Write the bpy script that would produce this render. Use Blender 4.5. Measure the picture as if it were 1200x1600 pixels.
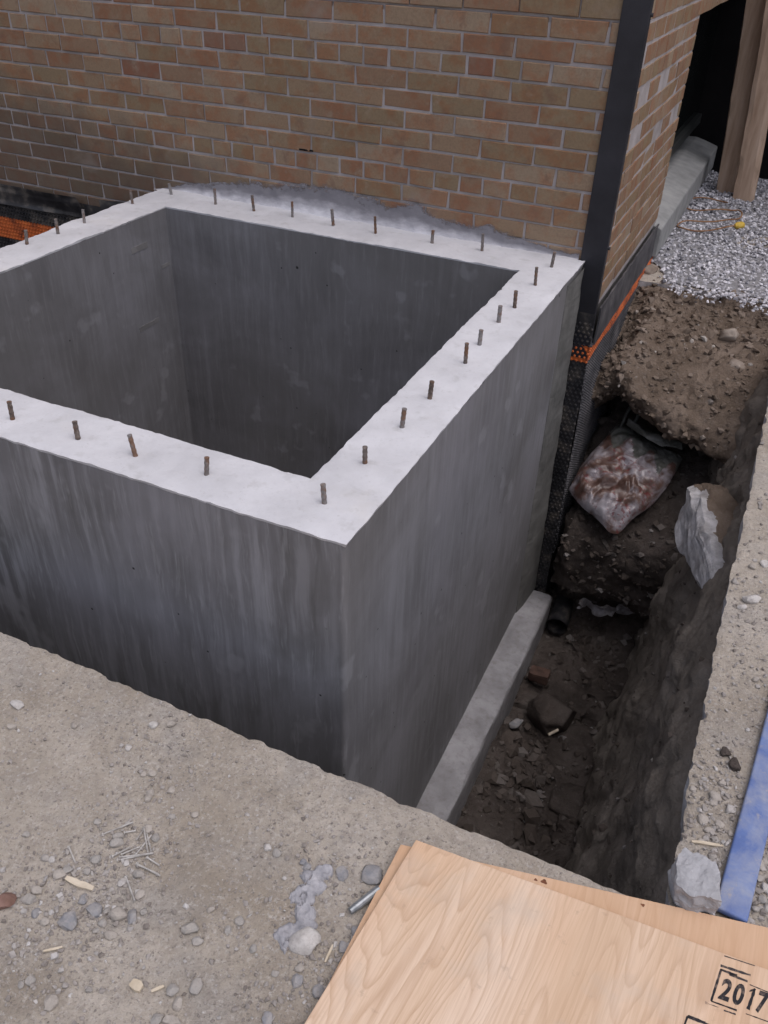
import bpy, bmesh, math, random
import numpy as np
from mathutils import Matrix, Vector
random.seed(7); RNG = np.random.default_rng(7)
for o in list(bpy.data.objects): bpy.data.objects.remove(o)
SC = bpy.context.scene
COL = SC.collection
# ------------------------------------------------------------------ camera
H = 1.42
ROT = ((0.904927, -0.267616, 0.330892), (0.424621, 0.515974, -0.743954), (0.028362, 0.813728, 0.580554))
cam_d = bpy.data.cameras.new('camera'); cam = bpy.data.objects.new('camera', cam_d); COL.objects.link(cam)
cam.matrix_world = Matrix.Translation((0, 0, H)) @ Matrix(ROT).to_4x4()
cam_d.sensor_fit = 'VERTICAL'; cam_d.sensor_height = 36; cam_d.sensor_width = 27; cam_d.lens = 29.684
cam_d.clip_start = 0.02; cam_d.clip_end = 500
SC.camera = cam
SC.render.resolution_x, SC.render.resolution_y = 768, 1024
# ------------------------------------------------------------------ sky, sun, exposure (overcast day)
SUN_EL, SUN_AZ = math.radians(70), math.radians(104)      # azimuth measured clockwise from +Y
world = bpy.data.worlds.new('World'); SC.world = world; world.use_nodes = True
nt = world.node_tree; nt.nodes.clear()
sky = nt.nodes.new('ShaderNodeTexSky'); sky.sky_type = 'NISHITA'; sky.sun_disc = False
sky.sun_elevation = SUN_EL; sky.sun_rotation = SUN_AZ; sky.dust_density = 4; sky.air_density = 1.0; sky.ozone_density = 1.0
hs = nt.nodes.new('ShaderNodeHueSaturation'); hs.inputs['Saturation'].default_value = 0.47
bg = nt.nodes.new('ShaderNodeBackground'); bg.inputs['Strength'].default_value = 0.12
ow = nt.nodes.new('ShaderNodeOutputWorld')
nt.links.new(sky.outputs[0], hs.inputs['Color']); tn = nt.nodes.new('ShaderNodeMix'); tn.data_type = 'RGBA'; tn.blend_type = 'MULTIPLY'; tn.inputs[0].default_value = 1; tn.inputs[7].default_value = (1.01, .985, 1.03, 1)
nt.links.new(hs.outputs[0], tn.inputs[6]); nt.links.new(tn.outputs[2], bg.inputs[0]); nt.links.new(bg.outputs[0], ow.inputs[0])
sd = bpy.data.lights.new('sun', 'SUN'); sd.energy = 0.5; sd.angle = math.radians(60); sd.color = (1, 0.97, 0.93)
sun = bpy.data.objects.new('sun', sd); COL.objects.link(sun)
sdir = Vector((math.sin(SUN_AZ) * math.cos(SUN_EL), math.cos(SUN_AZ) * math.cos(SUN_EL), math.sin(SUN_EL)))
sun.rotation_euler = sdir.to_track_quat('Z', 'Y').to_euler(); sun.location = (4, -3, 8)
vs = SC.view_settings; vs.view_transform = 'Standard'; vs.look = 'None'; vs.gamma = 1; vs.exposure = 0.36
vs.use_curve_mapping = False
# ------------------------------------------------------------------ helpers
def _hash(i, j, k, seed):
    n = (i.astype(np.int64) * 374761393 + j.astype(np.int64) * 668265263 + k.astype(np.int64) * 2147483647 + seed * 144665) & 0xffffffff
    n = ((n ^ (n >> 13)) * 1274126177) & 0xffffffff
    n = ((n ^ (n >> 16)) * 2246822519) & 0xffffffff
    return ((n ^ (n >> 15)) & 0xffffff) / float(0xffffff) * 2 - 1
def vnoise(p, seed=0):
    p = np.asarray(p, float); f = np.floor(p); t = p - f; t = t * t * t * (t * (t * 6 - 15) + 10); f = f.astype(np.int64)
    r = 0
    for a in (0, 1):
        wa = t[..., 0] if a else 1 - t[..., 0]
        for b in (0, 1):
            wb = t[..., 1] if b else 1 - t[..., 1]
            for c in (0, 1):
                wc = t[..., 2] if c else 1 - t[..., 2]
                r = r + wa * wb * wc * _hash(f[..., 0] + a, f[..., 1] + b, f[..., 2] + c, seed)
    return r
def fbm(p, scale, octaves=4, seed=0, gain=.5):
    p = np.asarray(p, float) * scale; r = 0; a = 1
    for o in range(octaves):
        r = r + a * vnoise(p + 17.3 * o, seed + o); p = p * 2.03; a *= gain
    return r
def nvec(p, scale, octaves=3, seed=0):
    return np.stack([fbm(p, scale, octaves, seed + 31 * i) for i in range(3)], -1)
def mk(name, verts, faces, mat=None, parent=None, smooth=False, col=None):
    me = bpy.data.meshes.new(name)
    verts = np.asarray(verts, float)
    me.from_pydata([tuple(v) for v in verts.tolist()], [], [tuple(f) for f in (faces.tolist() if hasattr(faces, 'tolist') else faces)])
    if smooth: me.polygons.foreach_set('use_smooth', [True] * len(me.polygons))
    if col is not None:
        a = me.attributes.new('tint', 'FLOAT', 'POINT'); a.data.foreach_set('value', np.asarray(col, float))
    me.update()
    o = bpy.data.objects.new(name, me); COL.objects.link(o)
    if mat: me.materials.append(mat)
    if parent: o.parent = parent
    return o
def from_bm(name, bm, mat=None, parent=None, smooth=False):
    me = bpy.data.meshes.new(name); bm.to_mesh(me); bm.free()
    if smooth: me.polygons.foreach_set('use_smooth', [True] * len(me.polygons))
    o = bpy.data.objects.new(name, me); COL.objects.link(o)
    if mat: me.materials.append(mat)
    if parent: o.parent = parent
    return o
def tag(o, label=None, cat=None, group=None, kind=None):
    if label: o['label'] = label
    if cat: o['category'] = cat
    if group: o['group'] = group
    if kind: o['kind'] = kind
    return o
def empty(name, loc, label, cat, group=None):
    o = bpy.data.objects.new(name, None); COL.objects.link(o); o.location = loc; o.empty_display_size = .1
    bpy.context.view_layer.update()
    return tag(o, label, cat, group)
def local(o, parent):       # geometry written in world coordinates: keep it there under a moved parent
    o.parent = parent; o.matrix_parent_inverse = parent.matrix_world.inverted(); return o
def gfaces(nu, nv, wrap=False):
    i = np.arange(nu - 1)[:, None]; j = np.arange(nv if wrap else nv - 1)[None, :]
    a = i * nv + j; b = i * nv + (j + 1) % nv
    return np.stack([a, b, b + nv, a + nv], -1).reshape(-1, 4)
def subdiv_box(x0, x1, y0, y1, z0, z1, step):
    bm = bmesh.new(); bmesh.ops.create_cube(bm, size=1)
    for v in bm.verts:
        v.co = ((x0 + x1) / 2 + v.co.x * (x1 - x0), (y0 + y1) / 2 + v.co.y * (y1 - y0), (z0 + z1) / 2 + v.co.z * (z1 - z0))
    for ax, L in ((0, x1 - x0), (1, y1 - y0), (2, z1 - z0)):
        n = max(0, int(L / step) - 1)
        if n:
            es = [e for e in bm.edges if abs((e.verts[0].co - e.verts[1].co)[ax]) > 1e-5 and abs((e.verts[0].co - e.verts[1].co)[ax]) > L * .9]
            bmesh.ops.subdivide_edges(bm, edges=es, cuts=n, use_grid_fill=True)
    return bm
def rough_box(name, x0, x1, y0, y1, z0, z1, step, amp, scale, mat, parent=None, seed=0, smooth=False, bevel=.0):
    bm = subdiv_box(x0, x1, y0, y1, z0, z1, step)
    P = np.array([v.co[:] for v in bm.verts])
    D = nvec(P, scale, 3, seed) * amp
    c = np.array([(x0 + x1) / 2, (y0 + y1) / 2, (z0 + z1) / 2]); h = np.array([x1 - x0, y1 - y0, z1 - z0]) / 2
    if bevel:                                           # knock the arrises off
        q = (P - c); near = (np.abs(np.abs(q) - h) < 1e-4).sum(1)
        D -= np.sign(q) * (np.abs(np.abs(q) - h) < 1e-4) * (bevel * np.clip(near - 1, 0, 2) * (1 + .9 * fbm(P, scale * 1.7, 2, seed + 5)))[:, None]
    for v, d in zip(bm.verts, D): v.co += Vector(d)
    return from_bm(name, bm, mat, parent, smooth)
def box_bm(bm, x0, x1, y0, y1, z0, z1):
    vs_ = [bm.verts.new((x, y, z)) for z in (z0, z1) for y in (y0, y1) for x in (x0, x1)]
    for f in ((0, 2, 3, 1), (4, 5, 7, 6), (0, 1, 5, 4), (2, 6, 7, 3), (0, 4, 6, 2), (1, 3, 7, 5)): bm.faces.new([vs_[i] for i in f])
def box(name, b, mat, parent=None, bevel=.003):
    bm = bmesh.new(); box_bm(bm, *b)
    if bevel: bmesh.ops.bevel(bm, geom=bm.edges[:], offset=bevel, segments=2, affect='EDGES', profile=.5)
    return from_bm(name, bm, mat, parent)
def tube(path, rad, n=8, cap=True):
    path = np.asarray(path, float); m = len(path)
    rad = np.full(m, rad) if np.isscalar(rad) else np.asarray(rad)
    T = np.gradient(path, axis=0); T /= np.linalg.norm(T, axis=1)[:, None]
    up = np.array([0, 0, 1.]) if abs(T[0][2]) < .9 else np.array([1., 0, 0])
    V = []
    for i in range(m):
        s = np.cross(T[i], up); s /= np.linalg.norm(s); u = np.cross(s, T[i])
        a = np.arange(n) * 2 * math.pi / n
        V.append(path[i] + rad[i] * (np.cos(a)[:, None] * s + np.sin(a)[:, None] * u))
    F = gfaces(m, n, True).tolist()
    if cap: F += [list(range(n)), list(range((m - 1) * n, m * n))[::-1]]
    return np.concatenate(V), F
def join(parts):
    V, F, n = [], [], 0
    for v, f in parts:
        V.append(np.asarray(v)); F += [[i + n for i in q] for q in (f.tolist() if hasattr(f, 'tolist') else f)]; n += len(v)
    return np.concatenate(V), F
def hull(npts, seed, squash=(1, 1, .7), jit=.25):
    r = np.random.default_rng(seed); bm = bmesh.new()
    k = np.arange(npts) + .5; ph = np.arccos(1 - 2 * k / npts); th = math.pi * (1 + 5 ** .5) * k
    P = np.stack([np.cos(th) * np.sin(ph), np.sin(th) * np.sin(ph), np.cos(ph)], 1) * (1 + jit * r.standard_normal((npts, 1))) * np.array(squash) * (1 + .15 * r.standard_normal(3))
    for p in P: bm.verts.new(p)
    res = bmesh.ops.convex_hull(bm, input=bm.verts[:])
    bmesh.ops.delete(bm, geom=[g for g in res['geom_interior'] if isinstance(g, bmesh.types.BMVert)], context='VERTS')
    bmesh.ops.recalc_face_normals(bm, faces=bm.faces[:])
    bm.verts.index_update()
    V = np.array([v.co[:] for v in bm.verts]); F = [[v.index for v in f.verts] for f in bm.faces]; bm.free()
    V /= np.abs(V[:, :2]).max()
    return V, F
PEB = [hull(9, 100 + i) for i in range(12)]
PEB2 = [hull(16, 200 + i, (1, .85, .6), .16) for i in range(12)]
def scatter(name, pts, sizes, mat, lib=PEB, tint=None, sink=.25, kind='stuff', parent=None, flat=1.0):
    V, F, T, n = [], [], [], 0
    for i, (p, s) in enumerate(zip(pts, sizes)):
        v, f = lib[RNG.integers(len(lib))]
        R = Matrix.Rotation(RNG.uniform(0, 6.3), 3, 'Z') @ Matrix.Rotation(RNG.normal(0, .5), 3, 'X') @ Matrix.Rotation(RNG.normal(0, .5), 3, 'Y')
        w = (v @ np.array(R).T) * s * .5; w[:, 2] *= flat
        V.append(w + np.asarray(p) + np.array([0, 0, s * .5 * (.6 - sink)]))
        F += [[q + n for q in ff] for ff in f]; n += len(v)
        T.append(np.full(len(v), RNG.uniform() if tint is None else tint[i]))
    o = mk(name, np.concatenate(V), F, mat, parent, col=np.concatenate(T))
    if kind: o['kind'] = kind
    return o
# ------------------------------------------------------------------ materials
class Mat:
    def __init__(s, name, rough=.85, spec=.3):
        s.m = bpy.data.materials.new(name); s.m.use_nodes = True; s.nt = s.m.node_tree
        s.b = s.nt.nodes['Principled BSDF']; s.b.inputs['Roughness'].default_value = rough; s.b.inputs['Specular IOR Level'].default_value = spec
        s.geo = s.nt.nodes.new('ShaderNodeNewGeometry'); s.tc = s.nt.nodes.new('ShaderNodeTexCoord')
        s.wpos = s.geo.outputs['Position']; s.opos = s.tc.outputs['Object']; s.h = None
    def n(s, t, **k):
        x = s.nt.nodes.new(t)
        for a, b in k.items(): setattr(x, a, b)
        return x
    def put(s, sock, v):
        if hasattr(v, 'is_output'): s.nt.links.new(v, sock)
        elif isinstance(v, (tuple, list)) and len(v) == 3 and sock.type == 'RGBA': sock.default_value = (*v, 1)
        else: sock.default_value = v
    def scale(s, vec, xyz):
        x = s.n('ShaderNodeVectorMath', operation='MULTIPLY'); s.put(x.inputs[0], vec); x.inputs[1].default_value = xyz if isinstance(xyz, tuple) else (xyz,) * 3
        return x.outputs[0]
    def vadd(s, a, b):
        x = s.n('ShaderNodeVectorMath', operation='ADD'); s.put(x.inputs[0], a); s.put(x.inputs[1], b); return x.outputs[0]
    def noise(s, vec, sc, det=4, rough=.55, dist=0, color=False):
        x = s.n('ShaderNodeTexNoise'); s.put(x.inputs['Vector'], vec); x.inputs['Scale'].default_value = sc; x.inputs['Detail'].default_value = det
        x.inputs['Roughness'].default_value = rough; x.inputs['Distortion'].default_value = dist
        return x.outputs['Color' if color else 'Fac']
    def vor(s, vec, sc, feature='F1'):
        x = s.n('ShaderNodeTexVoronoi', feature=feature); s.put(x.inputs['Vector'], vec); x.inputs['Scale'].default_value = sc; return x
    def ramp(s, fac, stops, interp='LINEAR'):
        x = s.n('ShaderNodeValToRGB'); x.color_ramp.interpolation = interp; e = x.color_ramp.elements
        while len(e) < len(stops): e.new(.5)
        for q, (p, c) in zip(e, stops): q.position = p; q.color = (*c, 1) if isinstance(c, tuple) else (c, c, c, 1)
        s.put(x.inputs[0], fac); return x.outputs[0]
    def mix(s, fac, a, b, mode='MIX'):
        x = s.n('ShaderNodeMix', data_type='RGBA', blend_type=mode); s.put(x.inputs[0], fac); s.put(x.inputs[6], a); s.put(x.inputs[7], b); return x.outputs[2]
    def math(s, op, a, b=0.0, clamp=False):
        x = s.n('ShaderNodeMath', operation=op, use_clamp=clamp); s.put(x.inputs[0], a); s.put(x.inputs[1], b); return x.outputs[0]
    def bump(s, h, strength=.5, dist=.01):
        x = s.n('ShaderNodeBump'); x.inputs['Strength'].default_value = strength; x.inputs['Distance'].default_value = dist; s.put(x.inputs['Height'], h)
        if s.h: s.nt.links.new(s.h, x.inputs['Normal'])
        s.h = x.outputs[0]; s.nt.links.new(s.h, s.b.inputs['Normal'])
    def color(s, c): s.put(s.b.inputs['Base Color'], c)
    def attr(s, name): x = s.n('ShaderNodeAttribute', attribute_name=name); return x.outputs['Fac']
    def rnd(s): return s.n('ShaderNodeObjectInfo').outputs['Random']
MT = {}
def concrete_form(name='formed_concrete', drips=1.0):
    k = Mat(name, .7, .35); p = k.wpos
    wp = k.vadd(p, k.scale(k.noise(p, 6, 3, .5, color=True), (0.022, 0.022, 0.111)))
    st = k.noise(k.scale(wp, (38, 38, 2.6)), 1, 4, .6, .2)             # form-face streaks run down
    st2 = k.noise(k.scale(wp, (75, 75, 7)), 1, 3, .6)
    mo = k.noise(p, 2.4, 6, .62, .5)
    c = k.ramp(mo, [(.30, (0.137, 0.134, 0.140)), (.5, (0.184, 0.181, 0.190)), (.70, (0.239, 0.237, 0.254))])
    mask = k.ramp(k.noise(k.vadd(p, (5, 2, 9)), 3.3, 4, .6), [(.36, .25 * drips), (.60, drips)])
    c = k.mix(k.math('MULTIPLY', mask, k.ramp(st, [(.50, 0.0), (.66, .75)])), c, (0.305, 0.303, 0.323))
    c = k.mix(k.math('MULTIPLY', mask, k.ramp(st, [(.36, .65), (.48, 0.0)])), c, (0.117, 0.113, 0.112))
    c = k.mix(k.ramp(k.noise(p, 1.0, 3, .5), [(.46, 0.0), (.62, .45)]), c, (0.131, 0.125, 0.119))
    c = k.mix(k.ramp(k.noise(k.vadd(p, (3, 8, 2)), 1.5, 4, .55), [(.52, 0.0), (.68, .5)]), c, (0.263, 0.258, 0.285))
    c = k.mix(k.ramp(st2, [(.56, 0.0), (.70, .40 * drips)]), c, (0.350, 0.350, 0.367))
    bl = k.ramp(k.noise(p, 7, 3, .5), [(.64, 0.0), (.70, .35)])
    c = k.mix(bl, c, (0.327, 0.327, 0.344))
    v = k.vor(p, 11).outputs['Distance']; v2 = k.vor(k.vadd(p, (0.338, 0.185, 0.444)), 3.1).outputs['Distance']; pit = k.math('MAXIMUM', k.ramp(v, [(.030, 1.0), (.045, 0.0)]), k.ramp(v2, [(.016, 1.0), (.024, 0.0)]))
    k.color(k.mix(pit, c, (0.033, 0.033, 0.033)))
    k.bump(k.noise(p, 60, 4, .6), .12, .004); k.bump(st, .05, .004); k.bump(pit, .35, -.004)
    return k.m
def concrete_top():
    k = Mat('trowelled_concrete_top', .8, .3); p = k.wpos
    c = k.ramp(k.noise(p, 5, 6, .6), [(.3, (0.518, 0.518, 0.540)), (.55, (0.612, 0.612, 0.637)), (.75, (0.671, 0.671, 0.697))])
    c = k.mix(k.ramp(k.noise(p, 24, 4, .6), [(.56, 0.0), (.72, .40)]), c, (0.408, 0.404, 0.399))
    c = k.mix(k.ramp(k.noise(k.vadd(p, (9, 3, 1)), 3.1, 4, .6), [(.6, 0.0), (.75, .35)]), c, (.60, .57, .52))
    c = k.mix(k.ramp(k.noise(p, 85, 4, .7), [(.60, 0.0), (.74, .45)]), c, (.40, .39, .385))
    k.color(c); k.bump(k.noise(p, 36, 5, .6), .35, .006); k.bump(k.noise(p, 180, 3, .6), .25, .002)
    return k.m
def footing_mat():
    k = Mat('cast_footing_concrete', .8, .3); p = k.wpos
    c = k.ramp(k.noise(p, 7, 5, .6), [(.3, (0.227, 0.222, 0.230)), (.6, (0.361, 0.356, 0.371)), (.8, (0.444, 0.439, 0.459))])
    c = k.mix(k.ramp(k.noise(p, 40, 3, .6), [(.5, 0.0), (.75, .5)]), c, (0.189, 0.176, 0.165))
    k.color(c); k.bump(k.noise(p, 50, 5, .6), .4, .006); return k.m
def brick_mat(name, by_attr):
    k = Mat(name, .9, .2); r = k.attr('tint') if by_attr else k.rnd(); p = k.wpos
    base = k.ramp(r, [(0, (0.279, 0.201, 0.132)), (.16, (0.253, 0.186, 0.118)), (.34, (0.299, 0.219, 0.152)), (.5, (0.265, 0.174, 0.116)), (.64, (0.289, 0.203, 0.135)), (.82, (0.262, 0.174, 0.118)), (.90, (0.314, 0.239, 0.171)), (.985, (0.236, 0.142, 0.103))], 'CONSTANT')
    off = k.n('ShaderNodeCombineXYZ'); k.put(off.inputs[0], k.math('MULTIPLY', r, 91.0)); k.put(off.inputs[2], k.math('MULTIPLY', r, 57.0))
    q = k.vadd(p, off.outputs[0])
    c = k.mix(k.ramp(k.noise(q, 14, 3, .6), [(.45, 0.0), (.62, .8)]), base, k.mix(1.0, base, (1.0, .72, .62), 'MULTIPLY'))
    c = k.mix(k.ramp(k.noise(q, 11, 4, .6, .5), [(.58, 0.0), (.70, .55)]), c, (0.184, 0.107, 0.080))
    c = k.mix(k.ramp(k.noise(q, 18, 3, .6), [(.6, 0.0), (.72, .55)]), c, (0.310, 0.251, 0.191))
    c = k.mix(k.ramp(k.noise(q, 120, 3, .7), [(.4, 0.0), (.8, .45)]), c, (0.144, 0.107, 0.073))
    # grime splashed on the lowest courses at the far end, mortar bloom in patches
    s = k.n('ShaderNodeSeparateXYZ'); k.put(s.inputs[0], p)
    e = k.math('ADD', k.math('MULTIPLY', k.math('ADD', s.outputs[0], 1.9), -.55), k.math('MULTIPLY', k.math('SUBTRACT', .62, s.outputs[2]), 3.2))
    e = k.math('ADD', e, k.math('MULTIPLY', k.math('SUBTRACT', k.noise(p, 5, 4, .6), .5), 1.4))
    c = k.mix(k.ramp(e, [(.35, 0.0), (.95, .62)]), c, (0.090, 0.073, 0.064))
    c = k.mix(k.ramp(k.noise(p, 3.1, 4, .65), [(.6, 0.0), (.75, .5)]), c, (0.324, 0.279, 0.255))
    k.color(c); k.bump(k.noise(p, 150, 4, .65), .4, .003); return k.m
def mortar_mat():
    k = Mat('brick_mortar', .95, .15); p = k.wpos
    c = k.ramp(k.noise(p, 9, 4, .6), [(.3, (0.290, 0.264, 0.260)), (.6, (0.414, 0.383, 0.387)), (.8, (0.475, 0.444, 0.458))])
    k.color(c); k.bump(k.noise(p, 140, 4, .65), .5, .003); return k.m
def smear_mat():
    k = Mat('smeared_mortar', .9, .2); p = k.wpos; q = k.attr('tint')
    n1 = k.noise(k.scale(p, (1, 1, 2.5)), 9, 5, .65)
    wht = k.math('ADD', k.math('MULTIPLY', q, -1.25), k.math('ADD', n1, .42))
    c = k.ramp(wht, [(.25, (.21, .205, .225)), (.55, (.38, .375, .405)), (.85, (.66, .655, .69))])
    k.color(c); k.bump(k.noise(p, 45, 5, .65), .5, .006)
    al = k.ramp(k.math('ADD', k.math('MULTIPLY', q, -1.0), k.math('ADD', k.noise(k.scale(p, (1, 1, 1.6)), 26, 5, .7), .62)), [(.10, 0.0), (.34, 1.0)])
    k.put(k.b.inputs['Alpha'], al); return k.m
def ground_mat():
    k = Mat('dusty_ground', .95, .15); p = k.wpos
    c = k.ramp(k.noise(p, 3.2, 6, .62, .3), [(.28, (.30, .258, .208)), (.48, (.435, .385, .325)), (.6, (.505, .452, .39)), (.76, (.58, .53, .465))])
    c = k.mix(k.ramp(k.noise(k.vadd(p, (4, 7, 0)), 5.5, 5, .65), [(.50, 0.0), (.62, .65)]), c, (.385, .357, .325))
    c = k.mix(k.ramp(k.noise(k.vadd(p, (1, 2, 0)), 2.1, 4, .6), [(.54, 0.0), (.68, .55)]), c, (.30, .25, .188))
    c = k.mix(k.ramp(k.noise(p, 48, 5, .7), [(.45, 0.0), (.70, .55)]), c, (.27, .236, .206))
    c = k.mix(k.ramp(k.noise(p, 110, 4, .75), [(.53, 0.0), (.68, .65)]), c, (.58, .545, .51))
    c = k.mix(k.ramp(k.noise(k.vadd(p, (7, 7, 7)), 150, 3, .7), [(.56, 0.0), (.68, .65)]), c, (.19, .168, .15))
    k.color(c); k.bump(k.noise(p, 34, 5, .68), .7, .012); k.bump(k.noise(p, 150, 5, .75), .9, .005); return k.m
def slab_edge_mat():
    k = Mat('broken_concrete', .9, .2); p = k.wpos
    c = k.ramp(k.noise(p, 16, 5, .65), [(.3, (.26, .25, .25)), (.52, (.46, .45, .46)), (.72, (.66, .65, .67))])
    c = k.mix(k.ramp(k.noise(p, 5, 4, .6), [(.54, 0.0), (.70, .6)]), c, (.28, .24, .205))
    k.color(c); k.bump(k.noise(p, 60, 5, .7), .8, .008); return k.m
def soil(name, a, b, c_, speck, bs=.8):
    k = Mat(name, .95, .12); p = k.wpos
    c = k.ramp(k.noise(p, 6, 6, .65, .4), [(.28, a), (.5, b), (.74, c_)])
    c = k.mix(k.ramp(k.noise(p, 60, 4, .7), [(.56, 0.0), (.74, .55)]), c, speck)
    k.color(c); k.bump(k.noise(p, 22, 6, .7), bs, .02); k.bump(k.noise(p, 120, 5, .7), bs, .006); return k.m
def tint_mat(name, stops, bumpy=90, rough=.9):
    k = Mat(name, rough, .25); p = k.wpos
    c = k.ramp(k.attr('tint'), stops)
    c = k.mix(k.ramp(k.noise(p, bumpy, 4, .65), [(.35, 0.0), (.75, .55)]), c, k.mix(1.0, c, (.55, .54, .53), 'MULTIPLY'))
    k.color(c); k.bump(k.noise(p, bumpy * 1.6, 4, .65), .4, .003); return k.m
def stone_mat(name, a, b, dust):
    k = Mat(name, .85, .3); p = k.wpos
    c = k.mix(k.rnd(), a, b)
    c = k.mix(k.ramp(k.noise(p, 60, 5, .65), [(.34, .15), (.62, .85)]), c, dust)
    c = k.mix(k.ramp(k.noise(p, 260, 3, .7), [(.5, 0.0), (.8, .4)]), c, (.14, .125, .115))
    k.color(c); k.bump(k.noise(p, 120, 5, .7), .5, .004); return k.m
def plywood_mat(name, warm):
    k = Mat(name, .65, .3); p = k.opos
    w = k.vadd(k.scale(p, (1, .15, 1)), k.scale(k.noise(k.scale(p, (1, .4, 1)), 9, 4, .55, color=True), (.022, .022, 0)))
    n = k.noise(w, 7.5, 2, .42)
    fr = k.math('FRACT', k.math('MULTIPLY', n, 27.0))
    g = k.ramp(fr, [(0, 0.0), (.5, .10), (.82, .7), (.91, 1.0), (1, 0.0)])
    base = k.ramp(k.noise(k.scale(p, (1, .12, 1)), 7, 4, .6), [(.3, (.575, .395, .255)), (.5, (.685, .505, .36)), (.72, (.765, .60, .465))])
    base = k.mix(k.ramp(k.noise(k.scale(k.vadd(p, (3, 1, 0)), (1, .2, 1)), 4.2, 3, .5), [(.46, 0.0), (.66, .65)]), base, (.67, .415, .255))
    vary = k.ramp(k.noise(k.vadd(p, (1, 6, 0)), 5, 3, .5), [(.33, .15), (.62, .62)])
    c = k.mix(k.math('MULTIPLY', g, vary), base, (.47, .30, .19))
    c = k.mix(k.ramp(k.noise(k.scale(p, (1, .03, 1)), 260, 3, .7), [(.42, 0.0), (.70, .42)]), c, (.48, .31, .19))
    c = k.mix(k.ramp(k.noise(p, 7, 5, .6), [(.55, 0.0), (.70, .35)]), c, (.52, .45, .38))
    c = k.mix(k.ramp(k.noise(k.vadd(p, (2, 2, 5)), 40, 4, .7), [(.62, 0.0), (.74, .35)]), c, (.36, .25, .18))
    if warm:
        c = k.mix(.45, c, (.56, .33, .185))
        v = k.vor(k.scale(p, (1, .6, 1)), 4.0).outputs['Distance']
        c = k.mix(k.ramp(v, [(.03, 1.0), (.06, 0.0)]), c, (.16, .06, .03))
    k.color(c); k.bump(k.noise(k.scale(p, (1, .05, 1)), 160, 4, .7), .25, .002); return k.m
def simple(name, stops, sc, rough=.6, spec=.4, metal=0, bump=.3, bs=80, obj=False, xyz=(1, 1, 1)):
    k = Mat(name, rough, spec); p = k.scale(k.opos if obj else k.wpos, xyz)
    k.color(k.ramp(k.noise(p, sc, 5, .6), stops)); k.b.inputs['Metallic'].default_value = metal
    if bump: k.bump(k.noise(p, bs, 4, .6), bump, .003)
    return k.m
MT['form'] = concrete_form(); MT['form_smooth'] = concrete_form('formed_concrete_smooth', .42); MT['top'] = concrete_top(); MT['footing'] = footing_mat()
MT['footing_dark'] = simple('rough_grout', [(.3, (.10, .10, .095)), (.55, (.155, .153, .147)), (.75, (.21, .205, .20))], 9, .9, .2, 0, .6, 50)
MT['brick'] = brick_mat('tan_brick', False); MT['brick_field'] = brick_mat('tan_brick_field', True); MT['mortar'] = mortar_mat(); MT['smear'] = smear_mat()
MT['ground'] = ground_mat(); MT['slab_edge'] = slab_edge_mat()
MT['soil_damp'] = soil('damp_soil', (0.048, 0.040, 0.035), (0.095, 0.078, 0.069), (0.144, 0.124, 0.112), (0.171, 0.160, 0.154))
MT['soil_clay'] = soil('grey_clay', (0.128, 0.110, 0.094), (0.201, 0.176, 0.151), (0.275, 0.244, 0.216), (.27, .25, .23), .75)
MT['soil_dry'] = soil('dry_subsoil', (0.114, 0.086, 0.065), (0.179, 0.138, 0.108), (0.254, 0.202, 0.164), (.29, .255, .225))
MT['crumb'] = tint_mat('dirt_crumbs', [(0, (.24, .212, .19)), (.4, (.335, .305, .28)), (.75, (.42, .392, .37)), (1, (.58, .56, .545))])
MT['clod'] = tint_mat('soil_clods', [(0, (0.054, 0.043, 0.036)), (.5, (0.108, 0.088, 0.076)), (.88, (0.174, 0.154, 0.142)), (1, (.28, .26, .25))])
MT['drycrumb'] = tint_mat('dry_soil_clods', [(0, (0.111, 0.085, 0.065)), (.5, (0.189, 0.147, 0.117)), (.82, (0.286, 0.234, 0.195)), (1, (.42, .39, .36))])
MT['gravel'] = tint_mat('crushed_gravel', [(0, (0.121, 0.121, 0.139)), (.25, (0.341, 0.341, 0.372)), (.6, (0.583, 0.578, 0.622)), (1, (0.880, 0.869, 0.920))], 60)
MT['stone_b'] = stone_mat('blue_grey_stone', (.19, .20, .225), (.25, .26, .285), (.36, .34, .325))
MT['stone_g'] = stone_mat('grey_stone', (.24, .235, .225), (.33, .32, .305), (.41, .375, .34))
MT['stone_t'] = stone_mat('tan_stone', (.33, .30, .265), (.42, .385, .345), (.42, .38, .34))
MT['stone_p'] = stone_mat('pale_stone', (.52, .50, .48), (.62, .60, .575), (.44, .41, .385))
MT['ply_top'] = plywood_mat('plywood_face', False); MT['ply_under'] = plywood_mat('plywood_face_rough', True)
k = Mat('plywood_edge', .85, .2); sp_ = k.n('ShaderNodeSeparateXYZ'); k.put(sp_.inputs[0], k.opos)
ly = k.math('FRACT', k.math('MULTIPLY', sp_.outputs[2], 1 / .0048)); c = k.ramp(ly, [(0, (.22, .13, .075)), (.12, (.55, .40, .27)), (.5, (.60, .44, .30)), (.52, (.36, .22, .13)), (1, (.42, .27, .17))])
k.color(k.mix(k.ramp(k.noise(k.opos, 60, 4, .6), [(.45, 0.0), (.7, .5)]), c, (.42, .34, .27))); MT['ply_edge'] = k.m
MT['rebar'] = simple('rusty_steel', [(.3, (.06, .042, .032)), (.5, (.14, .105, .085)), (.7, (.30, .25, .21))], 90, .75, .4, .35, .5, 200)
k = Mat('rebar_steel', .75, .4); k.b.inputs['Metallic'].default_value = .25
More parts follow.
